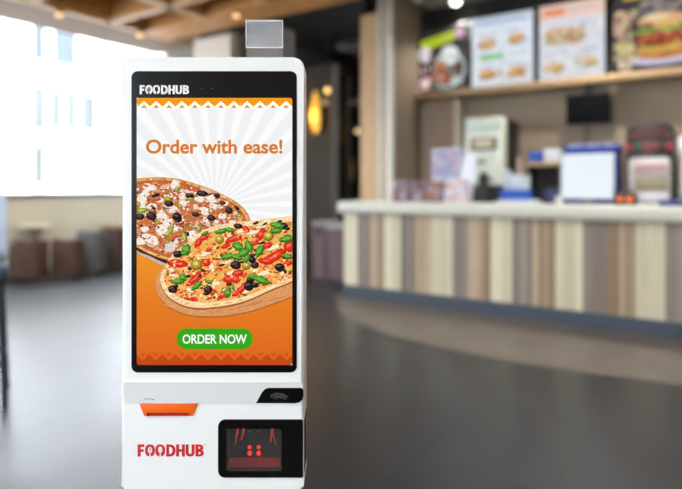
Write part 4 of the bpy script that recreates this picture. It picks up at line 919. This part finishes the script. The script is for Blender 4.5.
fwin(8.72, 9.2, 4.95, 6.6, gw, 1); fwin(9.34, 10.2, 4.95, 6.6, gw, 1); fwin(10.3, 10.85, 5.0, 6.6, gw2, 1)
for k in range(9): MB().box(.06, .16, 10.3, 10.85, 5.1+k*.17, 5.18+k*.17).build('louvre', fw, fb, smooth=False)
fwin(8.72, 9.2, 2.9, 4.35, gw2, 1, .03); fwin(9.25, 10.2, 3.0, 4.3, gw2, 2, .03); fwin(10.25, 10.85, 3.0, 4.3, gw2, 1, .03)
fwin(8.72, 9.2, 1.3, 2.6, gw2, 1, .06)
MB().box(.05, .2, 9.3, 10.1, 2.78, 2.92).build('sign', mat('sign_rose', (150, 90, 92), .6), fb)
bsh = thing('flowering_bush', 'yellow and green flowering bush outside below the window', 'bush', -13.2, 6.9, -.05)
mb = MB(); gr = mat('leaf_green', (110, 128, 84), .7, var=.3); ye = mat('flower_yellow', (150, 132, 60), .7, var=.2)
for k in range(150):
    a, r_ = random.uniform(0, 6.28), random.uniform(0, .7); z_ = random.uniform(.3, 1.0)
    mb.ball((r_*math.cos(a), r_*1.3*math.sin(a), z_), random.uniform(.05, .13), m=gr if random.random() < .6 else ye, n=6)
mb.build('foliage', None, bsh); MB().tube([(0, 0, 0), (.03, 0, .5), (0, .03, 1)], .04, 8).build('stem', mat('stem_brown', (96, 74, 52), .8), bsh)

# ============================================================ LIGHT, CAMERA
wld = bpy.data.worlds.new('World'); S.world = wld; wld.use_nodes = True
bg = wld.node_tree.nodes['Background']; bg.inputs['Color'].default_value = (.76, .88, 1, 1); bg.inputs['Strength'].default_value = 14.0
sun = bpy.data.lights.new('sun', 'SUN'); sun.energy = 6; sun.angle = .01; sun.color = (1, .97, .93)
so = bpy.data.objects.new('sun', sun); COL.objects.link(so)
sdir = W(-.75, -.12, -.62); so.rotation_euler = sdir.to_track_quat('-Z', 'Y').to_euler(); so.location = (6, -4, 12)
def portal(u, v, z, sx, sz, rz):
    l = bpy.data.lights.new('window_daylight', 'AREA'); l.shape = 'RECTANGLE'; l.size = sx; l.size_y = sz; l.cycles.is_portal = True
    o_ = bpy.data.objects.new('window_daylight', l); COL.objects.link(o_); o_.location = W(u, v, z); o_.rotation_euler = (math.radians(90), 0, rz)
portal(UW-.2, 1.35, 2.5, 11.1, 2.8, A-math.radians(90)+math.pi)
portal(-1.6, -5.2, 1.75, 3.6, 1.7, A+math.pi)  # daylight through the added window behind the viewer
cam = bpy.data.cameras.new('Camera'); co = bpy.data.objects.new('Camera', cam); COL.objects.link(co); S.camera = co
co.location = (0, 0, EYE); co.rotation_euler = (math.radians(90), 0, 0)
cam.sensor_width = 36; cam.lens = 572/682*36; cam.shift_y = -57.5/682; cam.clip_start = .05
cam.dof.use_dof = True; cam.dof.focus_distance = 1.1; cam.dof.aperture_fstop = 1.6; cam.dof.aperture_blades = 0
S.view_settings.view_transform = 'Standard'; S.view_settings.look = 'None'; S.view_settings.gamma = 1; S.view_settings.exposure = 0
S.view_settings.use_curve_mapping = False
S.cycles.max_bounces = 8; S.cycles.diffuse_bounces = 4; S.cycles.transparent_max_bounces = 12; S.cycles.sample_clamp_indirect = 6
